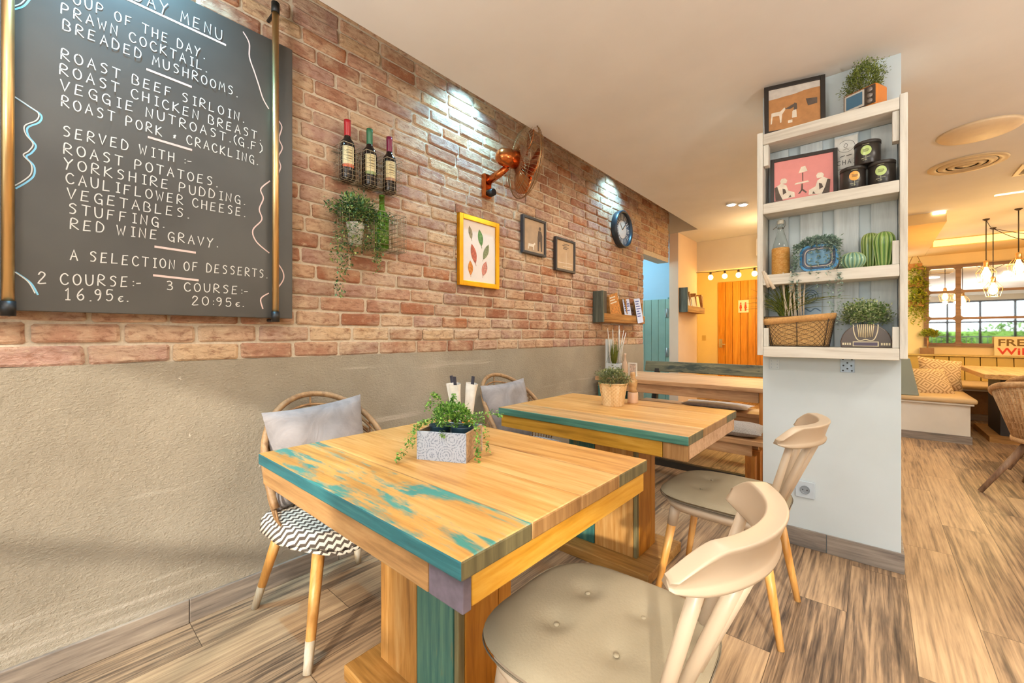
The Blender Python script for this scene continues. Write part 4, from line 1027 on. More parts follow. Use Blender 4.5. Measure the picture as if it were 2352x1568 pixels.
leaflet('cream leaflet, middle of the hall rack', (-1.875,6.04,1.50), .18,.20, .15, M_paper, g2)
leaflet('cream leaflet, right in the hall rack', (-1.875,6.23,1.50), .14,.22, .2, plain('yellow_paper','#ead7a6',.7), g2)

# ================================================================== HALL BITS
st = thing('string_lights', 'row of warm bulbs hanging under the header before the orange door', 'light', (-1.4,6.39,2.09)); off = (-1.4,6.39,2.09)
m = MB(); m.tube([(-2.0,6.39,2.085),(-1.75,6.39,2.07),(-1.56,6.39,2.078),(-1.38,6.39,2.07),(-1.2,6.39,2.078),(-.9,6.39,2.085)], .004, 6); m.build('cable', M_wire, st, off)
for x in (-1.772,-1.585,-1.41,-1.215,-1.02):
    m = MB(); m.lathe([(.014,0),(.016,.03),(.012,.045)], (x,6.39,2.03), 12); so = m.build('socket', M_wire, st, off)
    m = MB(); m.ball((x,6.39,1.998), .034, 16, 10, sz=1.1); m.build('bulb', M_bulb, so, off)
tw = thing('ceiling_spotlight', 'twin cool white spotlight in the ceiling near the hall', 'light', (-1.08,4.82,2.54)); off = (-1.08,4.82,2.54)
for (x, y) in ((-1.122,4.784),(-1.029,4.865)):
    m = MB(); m.lathe([(.052,-.012),(.052,0)], (x,y,2.5395), 28); rg = m.build('ring', M_white, tw, off, bevel=.003)
    m = MB(); m.lathe([(.034,-.016),(.036,-.0125)], (x,y,2.5395), 24); m.build('lens', M_cool, rg, off)
o = MB().box(-1.165,-.75,6.20,6.419,2.2,2.44).build('air_conditioner', gloss('white_plastic','#e6e0d4'), bevel=.02, seg=3); tag(o, 'white air conditioner on the header half hidden behind the shelf', 'air conditioner')
m = MB(); m.box(-1.12,-.8,6.198,6.202,2.215,2.235); m.build('louver', M_dark, o)
o = MB().box(-2.54,-2.47,8.59,8.599,1.06,1.16).build('light_switch', gloss('cream_plastic','#d8b874'), bevel=.003); tag(o, 'small light switch on the yellow lobby wall', 'switch')

# ================================================================== PILLAR SHELF
sh = thing('wall_shelf', 'whitewashed pallet shelf with four boards on the pillar', 'shelf', (-.18,2.77,1.055)); off = (-.18,2.77,1.055)
SX0, SX1, SY0, SY1 = -.482, .118, 2.60, 2.768
ZT = (2.256, 1.876, 1.489, 1.100)
for (a, b) in ((SX0, SX0+.027),(SX1-.027, SX1)):
    m = MB(); m.box(a, b, SY0, SY1, 1.052, 2.268); m.build('side', M_shelfz, sh, off, bevel=.003)
for k, zt in enumerate(ZT):
    m = MB(); m.box(SX0+.0275, SX1-.0275, SY0+.002, 2.752, zt-.056, zt); m.build('shelf_board', M_shelf, sh, off, bevel=.003)
for (a, b) in ((-.45,-.357),(-.303,-.205),(-.156,-.056),(-.009,.088)):
    m = MB(); m.box(a, b, 2.753, 2.768, 1.06, 2.20); m.build('back_board', M_back, sh, off, bevel=.002)
for (x, z0, z1) in ((SX0+.028,2.085,2.199),(SX1-.052,2.06,2.199),(SX0+.028,1.101,1.20),(SX1-.052,1.101,1.20),(SX1-.052,1.49,1.60)):
    m = MB(); m.box(x, x+.024, SY0+.012, SY0+.06, z0, z1); m.build('cleat', M_shelfz, sh, off, bevel=.002)
M_gal = plain('galvanised_plate','#aebcc8',.45,.5,.1,40)
m = MB(); m.box(-.131,-.073,2.765,2.7695,.968,1.05); pl = m.build('bracket', M_gal, sh, off, bevel=.001)
m = MB()
for (dx, dz) in ((-.018,.03),(.018,.03),(0,.012),(-.016,-.002),(.016,-.002),(-.018,-.028),(.018,-.028),(0,-.018)): m.lathe([(.0042,0),(.0042,.001)], (0,0,0), 8, 0, T(-.102+dx,2.7645,1.005+dz,PI/2))
m.build('holes', M_dark, pl, off)
m = MB(); m.box(-.45,-.402,2.766,2.7695,.966,1.026); pl = m.build('bracket', M_pillar, sh, off, bevel=.001)
m = MB()
for dx in (-.014,.014):
    for dz in (-.018,0,.018): m.lathe([(.0028,0),(.0028,.0015)], (0,0,0), 8, 0, T(-.426+dx,2.766,.996+dz,PI/2))
m.build('holes', M_gal, pl, off)
sk_ = thing('power_socket', 'white square power socket low on the pillar', 'socket', (-.282,2.769,.316)); off = (-.282,2.769,.316)
m = MB(); m.box(-.326,-.238,2.759,2.7695,.271,.361); m.build('plate', gloss('bluish_white_plastic','#c3d0dc'), sk_, off, bevel=.003)
m = MB(); m.lathe([(.022,0),(.0225,.004),(.019,.004),(.018,.001)], (0,0,0), 28, 0, T(-.282,2.7585,.316,PI/2)); rg = m.build('outlet_ring', gloss('grey_plastic','#8f9aa4'), sk_, off)
m = MB()
for dx in (-.0095,.0095): m.lathe([(.0028,0),(.0028,.003)], (0,0,0), 8, 0, T(-.282+dx,2.757,.316,PI/2))
m.build('pin_holes', M_dark, rg, off)

def standing_frame(label, p0, p1, z0, h, bw, mat, paperm, lean=.06):
    """framed print standing on a shelf from p0 to p1 (left to right), leaning back"""
    v = Vector((p1[0]-p0[0], p1[1]-p0[1], 0)); W_ = v.length; ang = math.atan2(v.y, v.x)
    f = thing('picture_frame', label, 'picture', (p0[0], p0[1], z0), ang)
    Lm = Matrix.Rotation(-lean, 4, 'X')
    m = MB(); d = .018
    m.box(0,bw,0,d,0,h,0,Lm); m.box(W_-bw,W_,0,d,0,h,0,Lm); m.box(bw,W_-bw,0,d,0,bw,0,Lm); m.box(bw,W_-bw,0,d,h-bw,h,0,Lm)
    m.build('frame', mat, f, bevel=.0015)
    m = MB(); m.box(bw,W_-bw,.006,d,bw,h-bw,0,Lm); pr = m.build('print', paperm, f)
    return f, pr, W_, (lambda a, b, dz=0: tuple(Lm @ Vector((a, .0055-dz, b))))
f, pr, W_, PP = standing_frame('dark framed print of a horse and rider on sand, top of the pillar shelf', (-.452,2.628), (-.187,2.70), 2.2565, .272, .021, M_black, plain('sand_print','#b9834e',.7,0,.12,30), .035)
m = MB(); rr = random.Random(4)
def fp(mb, poly, dz=.0004, mm=0): mb.add([PP(a,b,dz) for a,b in poly], [tuple(range(len(poly)))], mm)
sk = [(.022,.25),(.022,.195)]+[(.022+(W_-.044)*i/10, .195+.022*i/10+rr.uniform(-.003,.003)) for i in range(1,11)]+[(W_-.022,.25)]
fp(m, sk); m.build('sky_area', plain('pale_sky_print','#cfc6bc',.7), pr)
m = MB(); fp(m, [(.03,.06),(.036,.06),(.04,.1),(.07,.1),(.074,.06),(.08,.06),(.084,.105),(.1,.13),(.094,.14),(.076,.122),(.034,.12)], .0006); fp(m, [(.128,.075),(.15,.075),(.148,.115),(.138,.12),(.13,.11)], .0006); fp(m, [(.11,.05),(.13,.05),(.13,.066),(.11,.064)], .0006); m.build('figures', M_pale, pr)
m = MB(); fp(m, [(.094,.13),(.135,.15),(.15,.15),(.15,.14),(.12,.125)], .0007); fp(m, [(.136,.116),(.152,.118),(.15,.15),(.138,.156)], .0008); fp(m, [(.2,.125),(.24,.13),(.24,.16),(.19,.165)], .0006); m.build('shadow_shapes', M_ink, pr)
f, pr, W_, PP = standing_frame('black framed pink print of two seated figures and a lamp, second shelf', (-.428,2.655), (-.137,2.70), 1.8765, .256, .018, M_black, plain('salmon_pink_print','#dd8f8a',.6,0,.03), .06)
m = MB(); m2 = MB()
for (cx, s) in ((.062,1),(.222,-1)):
    fp(m, [(cx-s*.035,.022),(cx+s*.05,.03),(cx+s*.048,.055),(cx+s*.02,.07),(cx+s*.012,.1),(cx-s*.012,.115),(cx-s*.034,.1)], .0006)
    fp(m, [(cx-.014,.112),(cx+.012,.112),(cx+.016,.128),(cx+.006,.14),(cx-.01,.14),(cx-.017,.128)], .0006)
    fp(m2, [(cx-s*.038,.022),(cx-s*.004,.02),(cx-s*.02,.06),(cx-s*.03,.1),(cx-s*.042,.095)], .0009); fp(m2, [(cx-.006,.085),(cx+.006,.08),(cx+.012,.06),(cx-.004,.05)], .0009); fp(m2, [(cx+s*.02,.03),(cx+s*.034,.032),(cx+s*.03,.045)], .0009)
fp(m, [(.128,.155),(.168,.16),(.158,.19),(.14,.188)], .0006); fp(m, [(.11,.095),(.175,.1),(.17,.108),(.115,.104)], .0006); m.build('seated_figures', M_pale, pr)
fp(m2, [(.145,.11),(.149,.11),(.149,.155),(.145,.155)], .0009); fp(m2, [(.139,.06),(.147,.06),(.147,.095),(.141,.095)], .0009); fp(m2, [(.125,.042),(.135,.044),(.146,.062),(.14,.064)], .0009); fp(m2, [(.142,.062),(.16,.042),(.165,.046),(.15,.064)], .0009); m2.build('dark_shapes', M_ink, pr)
# printed white board behind the tins
o = MB().box(-.152,-.06,2.741,2.7515,1.877,2.185).build('printed_board', plain('white_printed_board','#e4e2dc',.7)); tag(o, 'white board printed with a circle emblem and CHAI behind the tins', 'sign')
m = MB(); PQ = lambda a, b: (a, 2.7405, b)
circ = [(-.106+.034*math.cos(2*PI*i/28), 2.135+.030*math.sin(2*PI*i/28)) for i in range(29)]
strokes(m, [circ[:12], circ[14:27]], .0018, PQ); strokes(m, [smooth_line([(-.116,2.135),(-.108,2.15),(-.1,2.14),(-.108,2.128),(-.116,2.135)])], .002, PQ); strokes(m, [[(-.118,2.118),(-.106,2.122),(-.096,2.117)]], .002, PQ)
strokes(m, [[(-.13,2.085),(-.112,2.088)],[(-.104,2.086),(-.085,2.088)]], .004, PQ)
strokes(m, text_lines('CHAI', -.142, 2.043, -.066, 2.043, .022), .0028, PQ)
strokes(m, [[(-.14,2.02),(-.075,2.022)]], .002, PQ); m.build('lettering', plain('grey_ink','#6a6964',.8), o)
# tins
M_tin = gloss('black_tin','#2c2622', .3); M_lid = gloss('black_lid','#332c27', .45)
def tin(label, loc, rz, lc):
    q = thing('tea_tin', label, 'tin', loc, rz, 'black tins on the second shelf')
    m = MB(); m.lathe([(.0485,0),(.050,.002),(.050,.098),(.0475,.1)], (0,0,0), 32); m.build('body', M_tin, q)
    m = MB(); m.lathe([(.0515,.095),(.0515,.109),(.049,.112),(.001,.111)], (0,0,0), 32); m.build('lid', M_lid, q)
    def S_(u, v, k=0): a = -PI/2 + u/.05; return ((.0504+k)*math.cos(a), (.0504+k)*math.sin(a), v)
    m = MB(); m.grid(lambda a, q: S_(.021*max(q,.01)*math.cos(2*PI*a), .062+.023*max(q,.01)*math.sin(2*PI*a)), 24, 5, 0, None, True); lo = m.build('label', lc, q)
    def patch(m, u0, u1, v0, v1, k): m.grid(lambda a, b: S_(u0+(u1-u0)*a, v0+(v1-v0)*b, k), 6, 1)
    m = MB()
    for (u0,u1,v) in ((-.012,.011,.0665),(-.010,.012,.0615),(-.011,.008,.0565)): patch(m, u0, u1, v, v+.0022, .0004)
    m.build('label_print', M_ink, lo)
    m = MB()
    for (u0,u1,v0,v1) in ((-.014,.012,.0905,.0925),(-.001,.001,.014,.038),(-.018,-.003,.024,.027),(.004,.016,.029,.031),(-.012,.004,.016,.018)): patch(m, u0, u1, v0, v1, .0003)
    m.build('emblem', plain('pale_tin_print','#a9a88c',.6) if 'pale_tin_print' not in bpy.data.materials else bpy.data.materials['pale_tin_print'], q)
M_lgr = gloss('lime_label','#b9cf7e'); M_lor = gloss('orange_label','#e3a23c')
tin('black tin with orange label, bottom left of the three', (-.078,2.668,1.877), math.radians(10), M_lor)
tin('black tin with green label, bottom right of the three', (.030,2.668,1.877), math.radians(-4), M_lgr)
tin('black tin with green label, stacked on the two others', (-.022,2.672,1.990), math.radians(-6), M_lgr)
# retro TV planter
def planter_bush(root, c, R, n, L, W, mat, seed, up=.4, shell=.4):
    m = MB(); bush(m, c, R, n, L, W, random.Random(seed), up, 0, shell); return m.build('foliage', mat, root)
tv = thing('tv_planter', 'orange retro television planter with small bush, top of the pillar shelf', 'planter', (.012,2.608,2.2565), math.radians(-25))
m = MB(); m.box(-.142,0,0,.095,.002,.105); m.build('body', gloss('orange_glaze','#d9822b'), tv, bevel=.010, seg=3)
m = MB(); m.box(-.137,-.005,-.003,.004,.010,.098); m.build('front_panel', gloss('dark_front','#4a3d34'), tv, bevel=.002)
m = MB(); m.box(-.132,-.048,-.006,-.0031,.014,.094); m.build('screen_surround', gloss('silver_trim','#c9c2b8'), tv, bevel=.002)
m = MB(); m.box(-.123,-.055,-.008,-.0061,.024,.085); m.build('screen', gloss('blue_screen','#47718e'), tv, bevel=.006)
for zz in (.078,.05,.025):
    m = MB(); m.lathe([(.0115,0),(.011,.006),(.001,.007)], (0,0,0), 16, 0, T(-.025,-.003,zz,PI/2)); m.build('knob', plain('knob_grey','#8e8680',.3,.4) if 'knob_grey' not in bpy.data.materials else bpy.data.materials['knob_grey'], tv)
planter_bush(tv, (-.078,.05,.155), (.098,.056,.115), 3200, .0085, .006, L_box, 5)
m = MB(); rr = random.Random(8)
for k in range(26): a = rr.uniform(0,2*PI); m.tube([(-.075,.05,.10),(-.075+.06*math.cos(a),.05+.035*math.sin(a),.15+.08*rr.random())], .0012, 4)
m.build('stems', L_box, tv)
# swing-top bottle in woven sleeve
sb = thing('swing_top_bottle', 'clear swing-top bottle in woven amber sleeve, left of the third shelf', 'bottle', (-.385,2.69,1.4895))
m = MB(); m.lathe([(.036,.001),(.039,.006),(.039,.15),(.034,.175),(.020,.225),(.0125,.25),(.0125,.268),(.015,.27),(.015,.28)], (0,0,0), 28); m.build('glass', M_glass, sb)
t = NT('amber_weave'); n = t.n('ShaderNodeTexBrick'); n.inputs['Scale'].default_value = 60; n.inputs['Color1'].default_value = lin('#c98a36'); n.inputs['Color2'].default_value = lin('#dba85a'); n.inputs['Mortar'].default_value = lin('#7a4e1c')
t.l(t.coord(scale=(1,1,1), rot=(PI/2,0,0)), n.inputs['Vector']); t.col(n.outputs[0]).set(.6); M_weave = t.mat
m = MB(); m.lathe([(.0405,0),(.0425,.004),(.0425,.145),(.0405,.149)], (0,0,0), 28, cap0=False, cap1=False); m.build('sleeve', M_weave, sb)
m = MB(); m.lathe([(.011,.281),(.016,.285),(.014,.305),(.001,.308)], (0,0,0), 18); m.build('stopper', gloss('porcelain','#d9d4c6'), sb)
m = MB(); m.tube([(-.0155,0,.262),(-.022,0,.275),(-.02,0,.298),(0,0,.311),(.02,0,.298),(.022,0,.275),(.0155,0,.262)], .0016, 6); m.tube([(.0135*math.cos(2*PI*i/16),.0135*math.sin(2*PI*i/16),.258) for i in range(16)], .0018, 5, closed=True); m.tube([(-.02,-.004,.27),(-.035,-.006,.258)], .002, 6); m.build('wire_clip', plain('steel_wire','#8d8a84',.35,.8), sb)
# blue TV planter with trailing eucalyptus
bt = thing('blue_tv_planter', 'blue glazed television shaped planter with trailing grey green plant, third shelf', 'planter', (-.21,2.665,1.4895), math.radians(-3))
def rrect(w_, h_, r_, n=6):
    return [(sx*(w_/2-r_)+r_*math.cos(a), sz*(h_/2-r_)+r_*math.sin(a)) for (sx,sz,a0) in ((1,1,0),(-1,1,PI/2),(-1,-1,PI),(1,-1,1.5*PI)) for a in [a0+PI/2*i/n for i in range(n+1)]]
def slab(mb, w_, h_, r_, y0, y1, zc): mb.prism([(a,b+zc) for a,b in rrect(w_,h_,r_)], y0, y1, 'y', 0, None, True)
M_bglz = gloss('blue_glaze','#2f86bd', .15); M_dglz = gloss('dark_blue_glaze','#2b3a56', .2); M_wtrim = gloss('taupe_trim','#c3b2a2')
m = MB(); slab(m, .160,.138,.04,-.03,.05,.0695); m.build('body', M_wtrim, bt, bevel=.003)
m = MB(); slab(m, .162,.136,.042,-.036,-.0301,.0695); m.build('outer_rim', M_bglz, bt, bevel=.002)
m = MB(); slab(m, .138,.112,.034,-.040,-.0361,.0695); m.build('dark_band', M_dglz, bt, bevel=.0015)
m = MB(); slab(m, .118,.094,.028,-.043,-.0401,.0695); m.build('trim_ring', M_wtrim, bt, bevel=.001)
m = MB(); slab(m, .108,.084,.025,-.045,-.0431,.0695); m.build('inner_band', M_dglz, bt, bevel=.001)
m = MB(); slab(m, .098,.074,.022,-.048,-.0451,.0695); m.build('screen', gloss('blue_glass_screen','#5b8fb0'), bt, bevel=.002)
m = MB(); rr = random.Random(31)
bush(m, (-.005,.01,.150), (.095,.045,.035), 620, .016, .012, rr, .3)
for (x, zb, n) in ((-.085,-.16,60),(-.10,-.10,60),(-.092,-.05,60),(.0,-.10,55),(.035,-.17,60),(.052,-.22,70),(.075,-.30,75),(.085,-.2,60),(-.075,-.2,60),(-.03,-.02,36),(.085,.06,18),(-.1,.04,26)):
    vine(m, [(x*.7,-.02,.145),(x,-.055,.135),(x*1.05,-.066,.05),(x*1.1+rr.uniform(-.012,.012),-.072,zb)], int(n*2.2), .0145, .010, rr, .007)
m.build('foliage', L_grey, bt)
# ceramic cacti
def cactus(label, loc, prof, ribs, c1, c2, depth=.1):
    t = NT('cactus_glaze_'+c1[1:]); g = t.n('ShaderNodeNewGeometry'); t.col(t.ramp(g.outputs['Pointiness'], [(.47,c1),(.54,c2)])).set(.15,0,.6)
    m = MB(); N = ribs*6
    def fn(a, b):
        k = b*(len(prof)-1); i = min(int(k), len(prof)-2); f_ = k-i
        r0 = prof[i][0]*(1-f_)+prof[i+1][0]*f_; z = prof[i][1]*(1-f_)+prof[i+1][1]*f_
        r0 *= 1-depth*abs(math.cos(PI*ribs*a))**4
        return (r0*math.cos(2*PI*a), r0*math.sin(2*PI*a), z)
    m.grid(fn, N, 18, 0, None, True)
    ct = thing('ceramic_cactus', label, 'cactus', loc, 0, 'ceramic cacti on the third shelf'); m.build('body', t.mat, ct)
    m2 = MB()
    for k in range(ribs): m2.tube([tuple(Vector(fn((k+.5)/ribs, .06+.93*j/12))*1.0) for j in range(13)], .0016, 5)
    m2.build('ribs', gloss('pale_rib_glaze','#aebb80') if 'pale_rib_glaze' not in bpy.data.materials else bpy.data.materials['pale_rib_glaze'], ct)
def sph(r, h, p=1.0, n=12): return [(max(.002, r*math.sin(PI*i/n)**.8 if 0<i<n else .004), h*(1-math.cos(PI*i/n))/2) for i in range(n+1)]
cactus('low round ceramic cactus, pale blue green, third shelf', (-.078,2.665,1.4895), sph(.052,.082), 16, '#4d7a67', '#92b89e')
cactus('tall ceramic cactus standing behind the other two', (-.012,2.712,1.4895), [(.022,0),(.028,.02),(.031,.06),(.034,.1),(.036,.13),(.033,.155),(.022,.172),(.004,.177)], 14, '#4a6a2a', '#94aa58')
cactus('tall ceramic cactus in front, widening upwards', (.038,2.664,1.4895), [(.024,0),(.029,.015),(.033,.05),(.039,.09),(.042,.115),(.039,.14),(.026,.16),(.004,.167)], 12, '#3d692e', '#8fae58')
# wire basket with burlap, grass and twigs
bk = thing('wire_basket_planter', 'burlap lined wire basket with grass and twigs, bottom shelf', 'planter', (-.303,2.682,1.1005))
def lp(z, k=0): 
    f_ = z/.16; return (.126+.027*f_+k, .052+.016*f_+k)
def ring(z, k=0, n=32): a, b = lp(z, k); return [(a*math.copysign(abs(math.cos(2*PI*i/n))**.45, math.cos(2*PI*i/n)), b*math.copysign(abs(math.sin(2*PI*i/n))**.45, math.sin(2*PI*i/n)), z) for i in range(n)]
t = NT('burlap'); v = t.coord(); n = t.noise(v, 240, 2); t.col(t.ramp(n, [(.3,'#a37a48'),(.7,'#d2ab74')])).set(.95,0,.1); t.bump(n,.6,.003); M_burlap = t.mat
m = MB(); zs = [0,.03,.06,.09,.12,.15,.163]; m.grid(lambda a, b: (lambda q: q)(ring(.002+.158*b)[int(round(a*32)) % 32]), 32, 8, 0, None, True); m.build('burlap_liner', M_burlap, bk, solid=.003)
m = MB(); vs = []
for (z, k) in ((.128,.005),(.150,.009),(.160,.007),(.160,-.008)): vs.append([(p[0],p[1],p[2]+.012*(p[0]/.15)) for p in ring(z, k)])
m.add([p for r_ in vs for p in r_], [(j*32+i, j*32+(i+1)%32, (j+1)*32+(i+1)%32, (j+1)*32+i) for j in range(3) for i in range(32)], 0, True); m.build('burlap_fold', plain('burlap_light','#cf9f62',.95,0,.15,120), bk, solid=.003)
m = MB()
for z in (.003,.16): m.tube(ring(z,.006), .0022, 5, closed=True)
for i in range(0,32,4): m.tube([ring(z,.005)[i] for z in (.003,.08,.16)], .0018, 5)
for i in range(32):
    for s_ in (1,-1): m.tube([ring(.006+.024*j,.005)[(i+s_*j)%32] for j in range(7)], .0007, 4)
m.build('wire_frame', M_wire, bk)
m = MB(); m.add([(p[0]*.95,p[1]*.95,.135) for p in ring(.135)], [tuple(range(32))]); m.build('soil', M_soil, bk)
m = MB(); rr = random.Random(14)
for k in range(210):
    a = rr.uniform(0,2*PI); x0, y0 = -.055+.02*rr.uniform(-1,1), .0+.014*rr.uniform(-1,1); Ln = rr.uniform(.14,.26); lean = rr.uniform(.02,.55)**1.1
    if rr.random() < .2: lean = rr.uniform(.6,1.05)
    dx, dy = math.cos(a), .45*math.sin(a)-.1; dr = 0.3+lean*2
    P = [Vector((x0,y0,.13))]
    for s_ in range(1,6):
        f_ = s_/5; P.append(Vector((x0+dx*lean*Ln*f_**1.6*1.3, min(y0+dy*lean*Ln*f_**1.6, .055), .13+Ln*f_*(1-.55*lean*f_**1.5))))
    m.tube([tuple(p) for p in P], [.0018,.0017,.0015,.0013,.001,.0004], 4)
m.build('grass', L_grass, bk)
m = MB()
for k in range(9):
    x0 = -.06+.012*k*.9; a = rr.uniform(-.12,.12); x1 = x0+a*.35; m.tube([(x0*.9,-.015,.13),((x0+x1)/2+.006*rr.uniform(-1,1),-.02,.27),(x1,-.03,.36+rr.uniform(0,.05))], [.004,.0042,.003], 6)
for (x0,x1,z0,z1) in ((-.125,-.15,.32,.41),(-.10,-.145,.31,.40)): m.tube([(x0,-.075,z0),(x1,-.078,z1)], .009, 7)
m.build('pale_twigs', plain('bleached_wood','#dccbb4',.8,0,.1,30), bk)
# blue tile on the back board
o = MB().box(-.306,-.208,2.742,2.7525,1.262,1.432).build('flower_tile', plain('pale_blue_tile','#a9bccb',.6)); tag(o, 'pale blue plaque with flower motif behind the grass basket', 'plaque')
m = MB(); PQ = lambda a, b: (a, 2.7415, b)
for r_ in (.012,.024,.034): strokes(m, [[(-.257+r_*math.cos(2*PI*i/24), 1.37+r_*math.sin(2*PI*i/24)) for i in range(25)]], .004, PQ)
strokes(m, [smooth_line([(-.3,1.29),(-.28,1.305),(-.257,1.29),(-.235,1.305),(-.213,1.29)])], .006, PQ); m.build('flower_motif', plain('slate_blue_print','#60788f',.6), o)
# radio planter
rp_ = thing('radio_planter', 'brown retro radio planter with bushy variegated plant, bottom shelf', 'planter', (-.029,2.645,1.1005))
dome = [(-.094,.0),(.094,.0),(.096,.03)]+[(.094*math.cos(a), .03+.086*math.sin(a)) for a in [PI*i/20 for i in range(1,20)]]+[(-.096,.03)]
m = MB(); m.prism(dome, 0, .09, 'y', 0, None, True); m.build('body', gloss('brown_glaze','#5f5048'), rp_, bevel=.004)
m = MB(); m.prism([(-.048,.03),(.048,.03),(.048,.006),(-.048,.006)], -.003, .001, 'y'); m.build('dial_frame', gloss('cream_line','#d8c7a2'), rp_)
m = MB(); m.prism([(-.044,.026),(.044,.026),(.044,.010),(-.044,.010)], -.005, -.0031, 'y'); m.build('dial', gloss('dark_dial','#57485a'), rp_)
arch = smooth_line([(-.046,.118),(-.044,.08),(-.034,.045),(-.02,.034),(0,.040),(.02,.034),(.034,.045),(.044,.08),(.046,.118)], 4)
m = MB(); strokes(m, [[(a,b) for a,b in arch if b < .112]], .004, lambda a,b: (a,-.0012,b)); m.build('grille_outline', bpy.data.materials['cream_line'], rp_)
m = MB()
for k in range(-4,5): x = k*.0076; m.tube([(x*.8,-.001,.048+abs(k)*.001),(x,-.002,.114)], .0022, 6)
m.build('grille_bars', bpy.data.materials['cream_line'], rp_)
for sx in (-1,1):
    m = MB()
    for q in range(4): m.box(sx*.072-.016+q*.009, sx*.072-.016+q*.009+.006, -.0015, .001, .012, .023)
    m.build('buttons', bpy.data.materials['cream_line'], rp_)
m = MB(); rr = random.Random(17); bush(m, (.0,.04,.155), (.110,.058,.085), 3200, .0115, .009, rr, .35, 0, .35); m.build('foliage', L_cream, rp_)

# ================================================================== TABLE THINGS
ang = math.radians(25.5)
fb = thing('planter_box', 'grey blue patterned planter box with trailing greenery on the nearest table', 'planter', (-1.065,.907,.7605), ang)
t = NT('lace_print'); v = t.coord(); vo = t.n('ShaderNodeTexVoronoi'); vo.inputs['Scale'].default_value = 19; t.l(v, vo.inputs['Vector'])
f_ = t.math('FRACT', t.math('MULTIPLY', vo.outputs['Distance'], 7.0)); dots = t.n('ShaderNodeTexVoronoi'); dots.inputs['Scale'].default_value = 230; t.l(v, dots.inputs['Vector'])
mm_ = t.math('MULTIPLY', t.math('GREATER_THAN', f_, .55), t.math('LESS_THAN', dots.outputs['Distance'], .55))
t.col(t.mix(mm_, '#b6bdc9', '#8a92a3')).set(.6); M_lace = t.mat
wdt, dpt, hgt = .085, .076, .092
m = MB(); m.box(-wdt,wdt,-dpt,-dpt+.006,0,hgt,0); m.box(-wdt,wdt,dpt-.006,dpt,0,hgt,0); m.box(-wdt,-wdt+.006,-dpt+.006,dpt-.006,0,hgt,1); m.box(wdt-.006,wdt,-dpt+.006,dpt-.006,0,hgt,1); m.box(-wdt+.006,wdt-.006,-dpt+.006,dpt-.006,0,.006,1)
m.build('box', [M_lace, plain('brown_lace_side','#b99a78',.7,0,.3,120)], fb, bevel=.001)
for dx in (-.038,.04):
    m = MB(); m.lathe([(.026,.007),(.036,.096),(.038,.1),(.034,.098),(.03,.09)], (dx,0,0), 20); m.build('pot', M_soil, fb)
m = MB(); rr = random.Random(23)
bush(m, (.005,.005,.125), (.075,.062,.05), 1300, .012, .008, rr, .5)
for (pts, n) in (([(-.05,-.03,.12),(-.085,-.07,.11),(-.105,-.10,.05),(-.125,-.135,.004)],70),([(-.06,-.04,.12),(-.09,-.07,.10),(-.1,-.085,.04)],45),([(.06,-.02,.13),(.10,-.03,.11),(.11,-.04,.05),(.112,-.05,.01)],75),([(.05,0,.13),(.10,.02,.12),(.115,.03,.06),(.12,.03,.01)],60),([(.06,.03,.13),(.12,.05,.14),(.16,.06,.13)],40),
   ([(-.02,.0,.14),(-.04,-.01,.19),(-.05,-.03,.205)],60),([(0,0,.14),(.01,.0,.19),(.015,-.01,.20)],45),([(-.03,.02,.14),(-.08,.02,.17),(-.09,0,.15)],40),([(-.02,-.03,.13),(.0,-.07,.125),(.01,-.085,.08)],30)):
    vine(m, [(p[0],p[1],max(p[2],.010)) for p in pts], n*2, .0115, .008, rr, .008)
m.build('foliage', L_soft, fb)
nj = thing('napkin_jar', 'glass jar of paper wrapped cutlery behind the planter box', 'jar', (-1.2,1.08,.7605))
m = MB(); m.lathe([(.038,0),(.042,.004),(.043,.10),(.041,.10),(.040,.006)], (0,0,0), 24, cap1=False); m.build('jar', M_glass, nj)
m = MB(); m.lathe([(.0375,.006),(.039,.05),(.001,.051)], (0,0,0), 20); m.build('amber_fill', gloss('amber_beads','#c99a3c'), nj)
rr = random.Random(6); M_nap = plain('white_paper_napkin','#ece6dc',.9,0,.08,50)
for (dx, dy, a, b) in ((-.012,.0,-.16,.05),(.016,.006,.12,-.04),(.0,-.014,.02,.12)):
    m = MB(); m.grid(lambda u, v_: ((.010+.016*v_+.005*math.sin(6*PI*u+v_*4))*math.cos(2*PI*u), (.008+.013*v_+.004*math.cos(6*PI*u))*math.sin(2*PI*u), .052+.165*v_), 20, 6, 0, T(dx,dy,0,b,a), True); nk = m.build('napkin_roll', M_nap, nj)
    m = MB(); m.box(-.007,.007,-.002,.002,.13,.245,0,T(dx,dy,0,b,a)); m.build('cutlery_handle', plain('dark_handle','#4a4a58',.4,.5) if 'dark_handle' not in bpy.data.materials else bpy.data.materials['dark_handle'], nk)
ob = thing('sauce_bottle', 'small orange bottle behind the planter box', 'bottle', (-1.115,1.03,.7605))
m = MB(); m.lathe([(.022,0),(.026,.004),(.027,.07),(.02,.085),(.01,.095)], (0,0,0), 20); m.build('body', gloss('orange_plastic','#f0951c'), ob)
m = MB(); m.lathe([(.012,.095),(.012,.105),(.004,.125),(.003,.13)], (0,0,0), 14); m.build('nozzle', gloss('pale_nozzle','#f2d9b8'), ob)
pt = thing('straw_pot_plant', 'grey green bush in a woven straw pot on the middle table', 'plant', (-1.126,2.17,.7605))
m = MB(); N = 40
def pot(a, b):
    z = .125*b; r_ = .058+.02*b; r_ += .0022*math.sin(2*PI*a*20+ (PI if int(b*12)%2 else 0)); return (r_*math.cos(2*PI*a), r_*math.sin(2*PI*a), z)
m.grid(pot, 120, 24, 0, None, True); m.lathe([(.001,.001),(.057,.001)], (0,0,0), 24, cap0=False, cap1=False); m.build('pot', M_basket, pt)
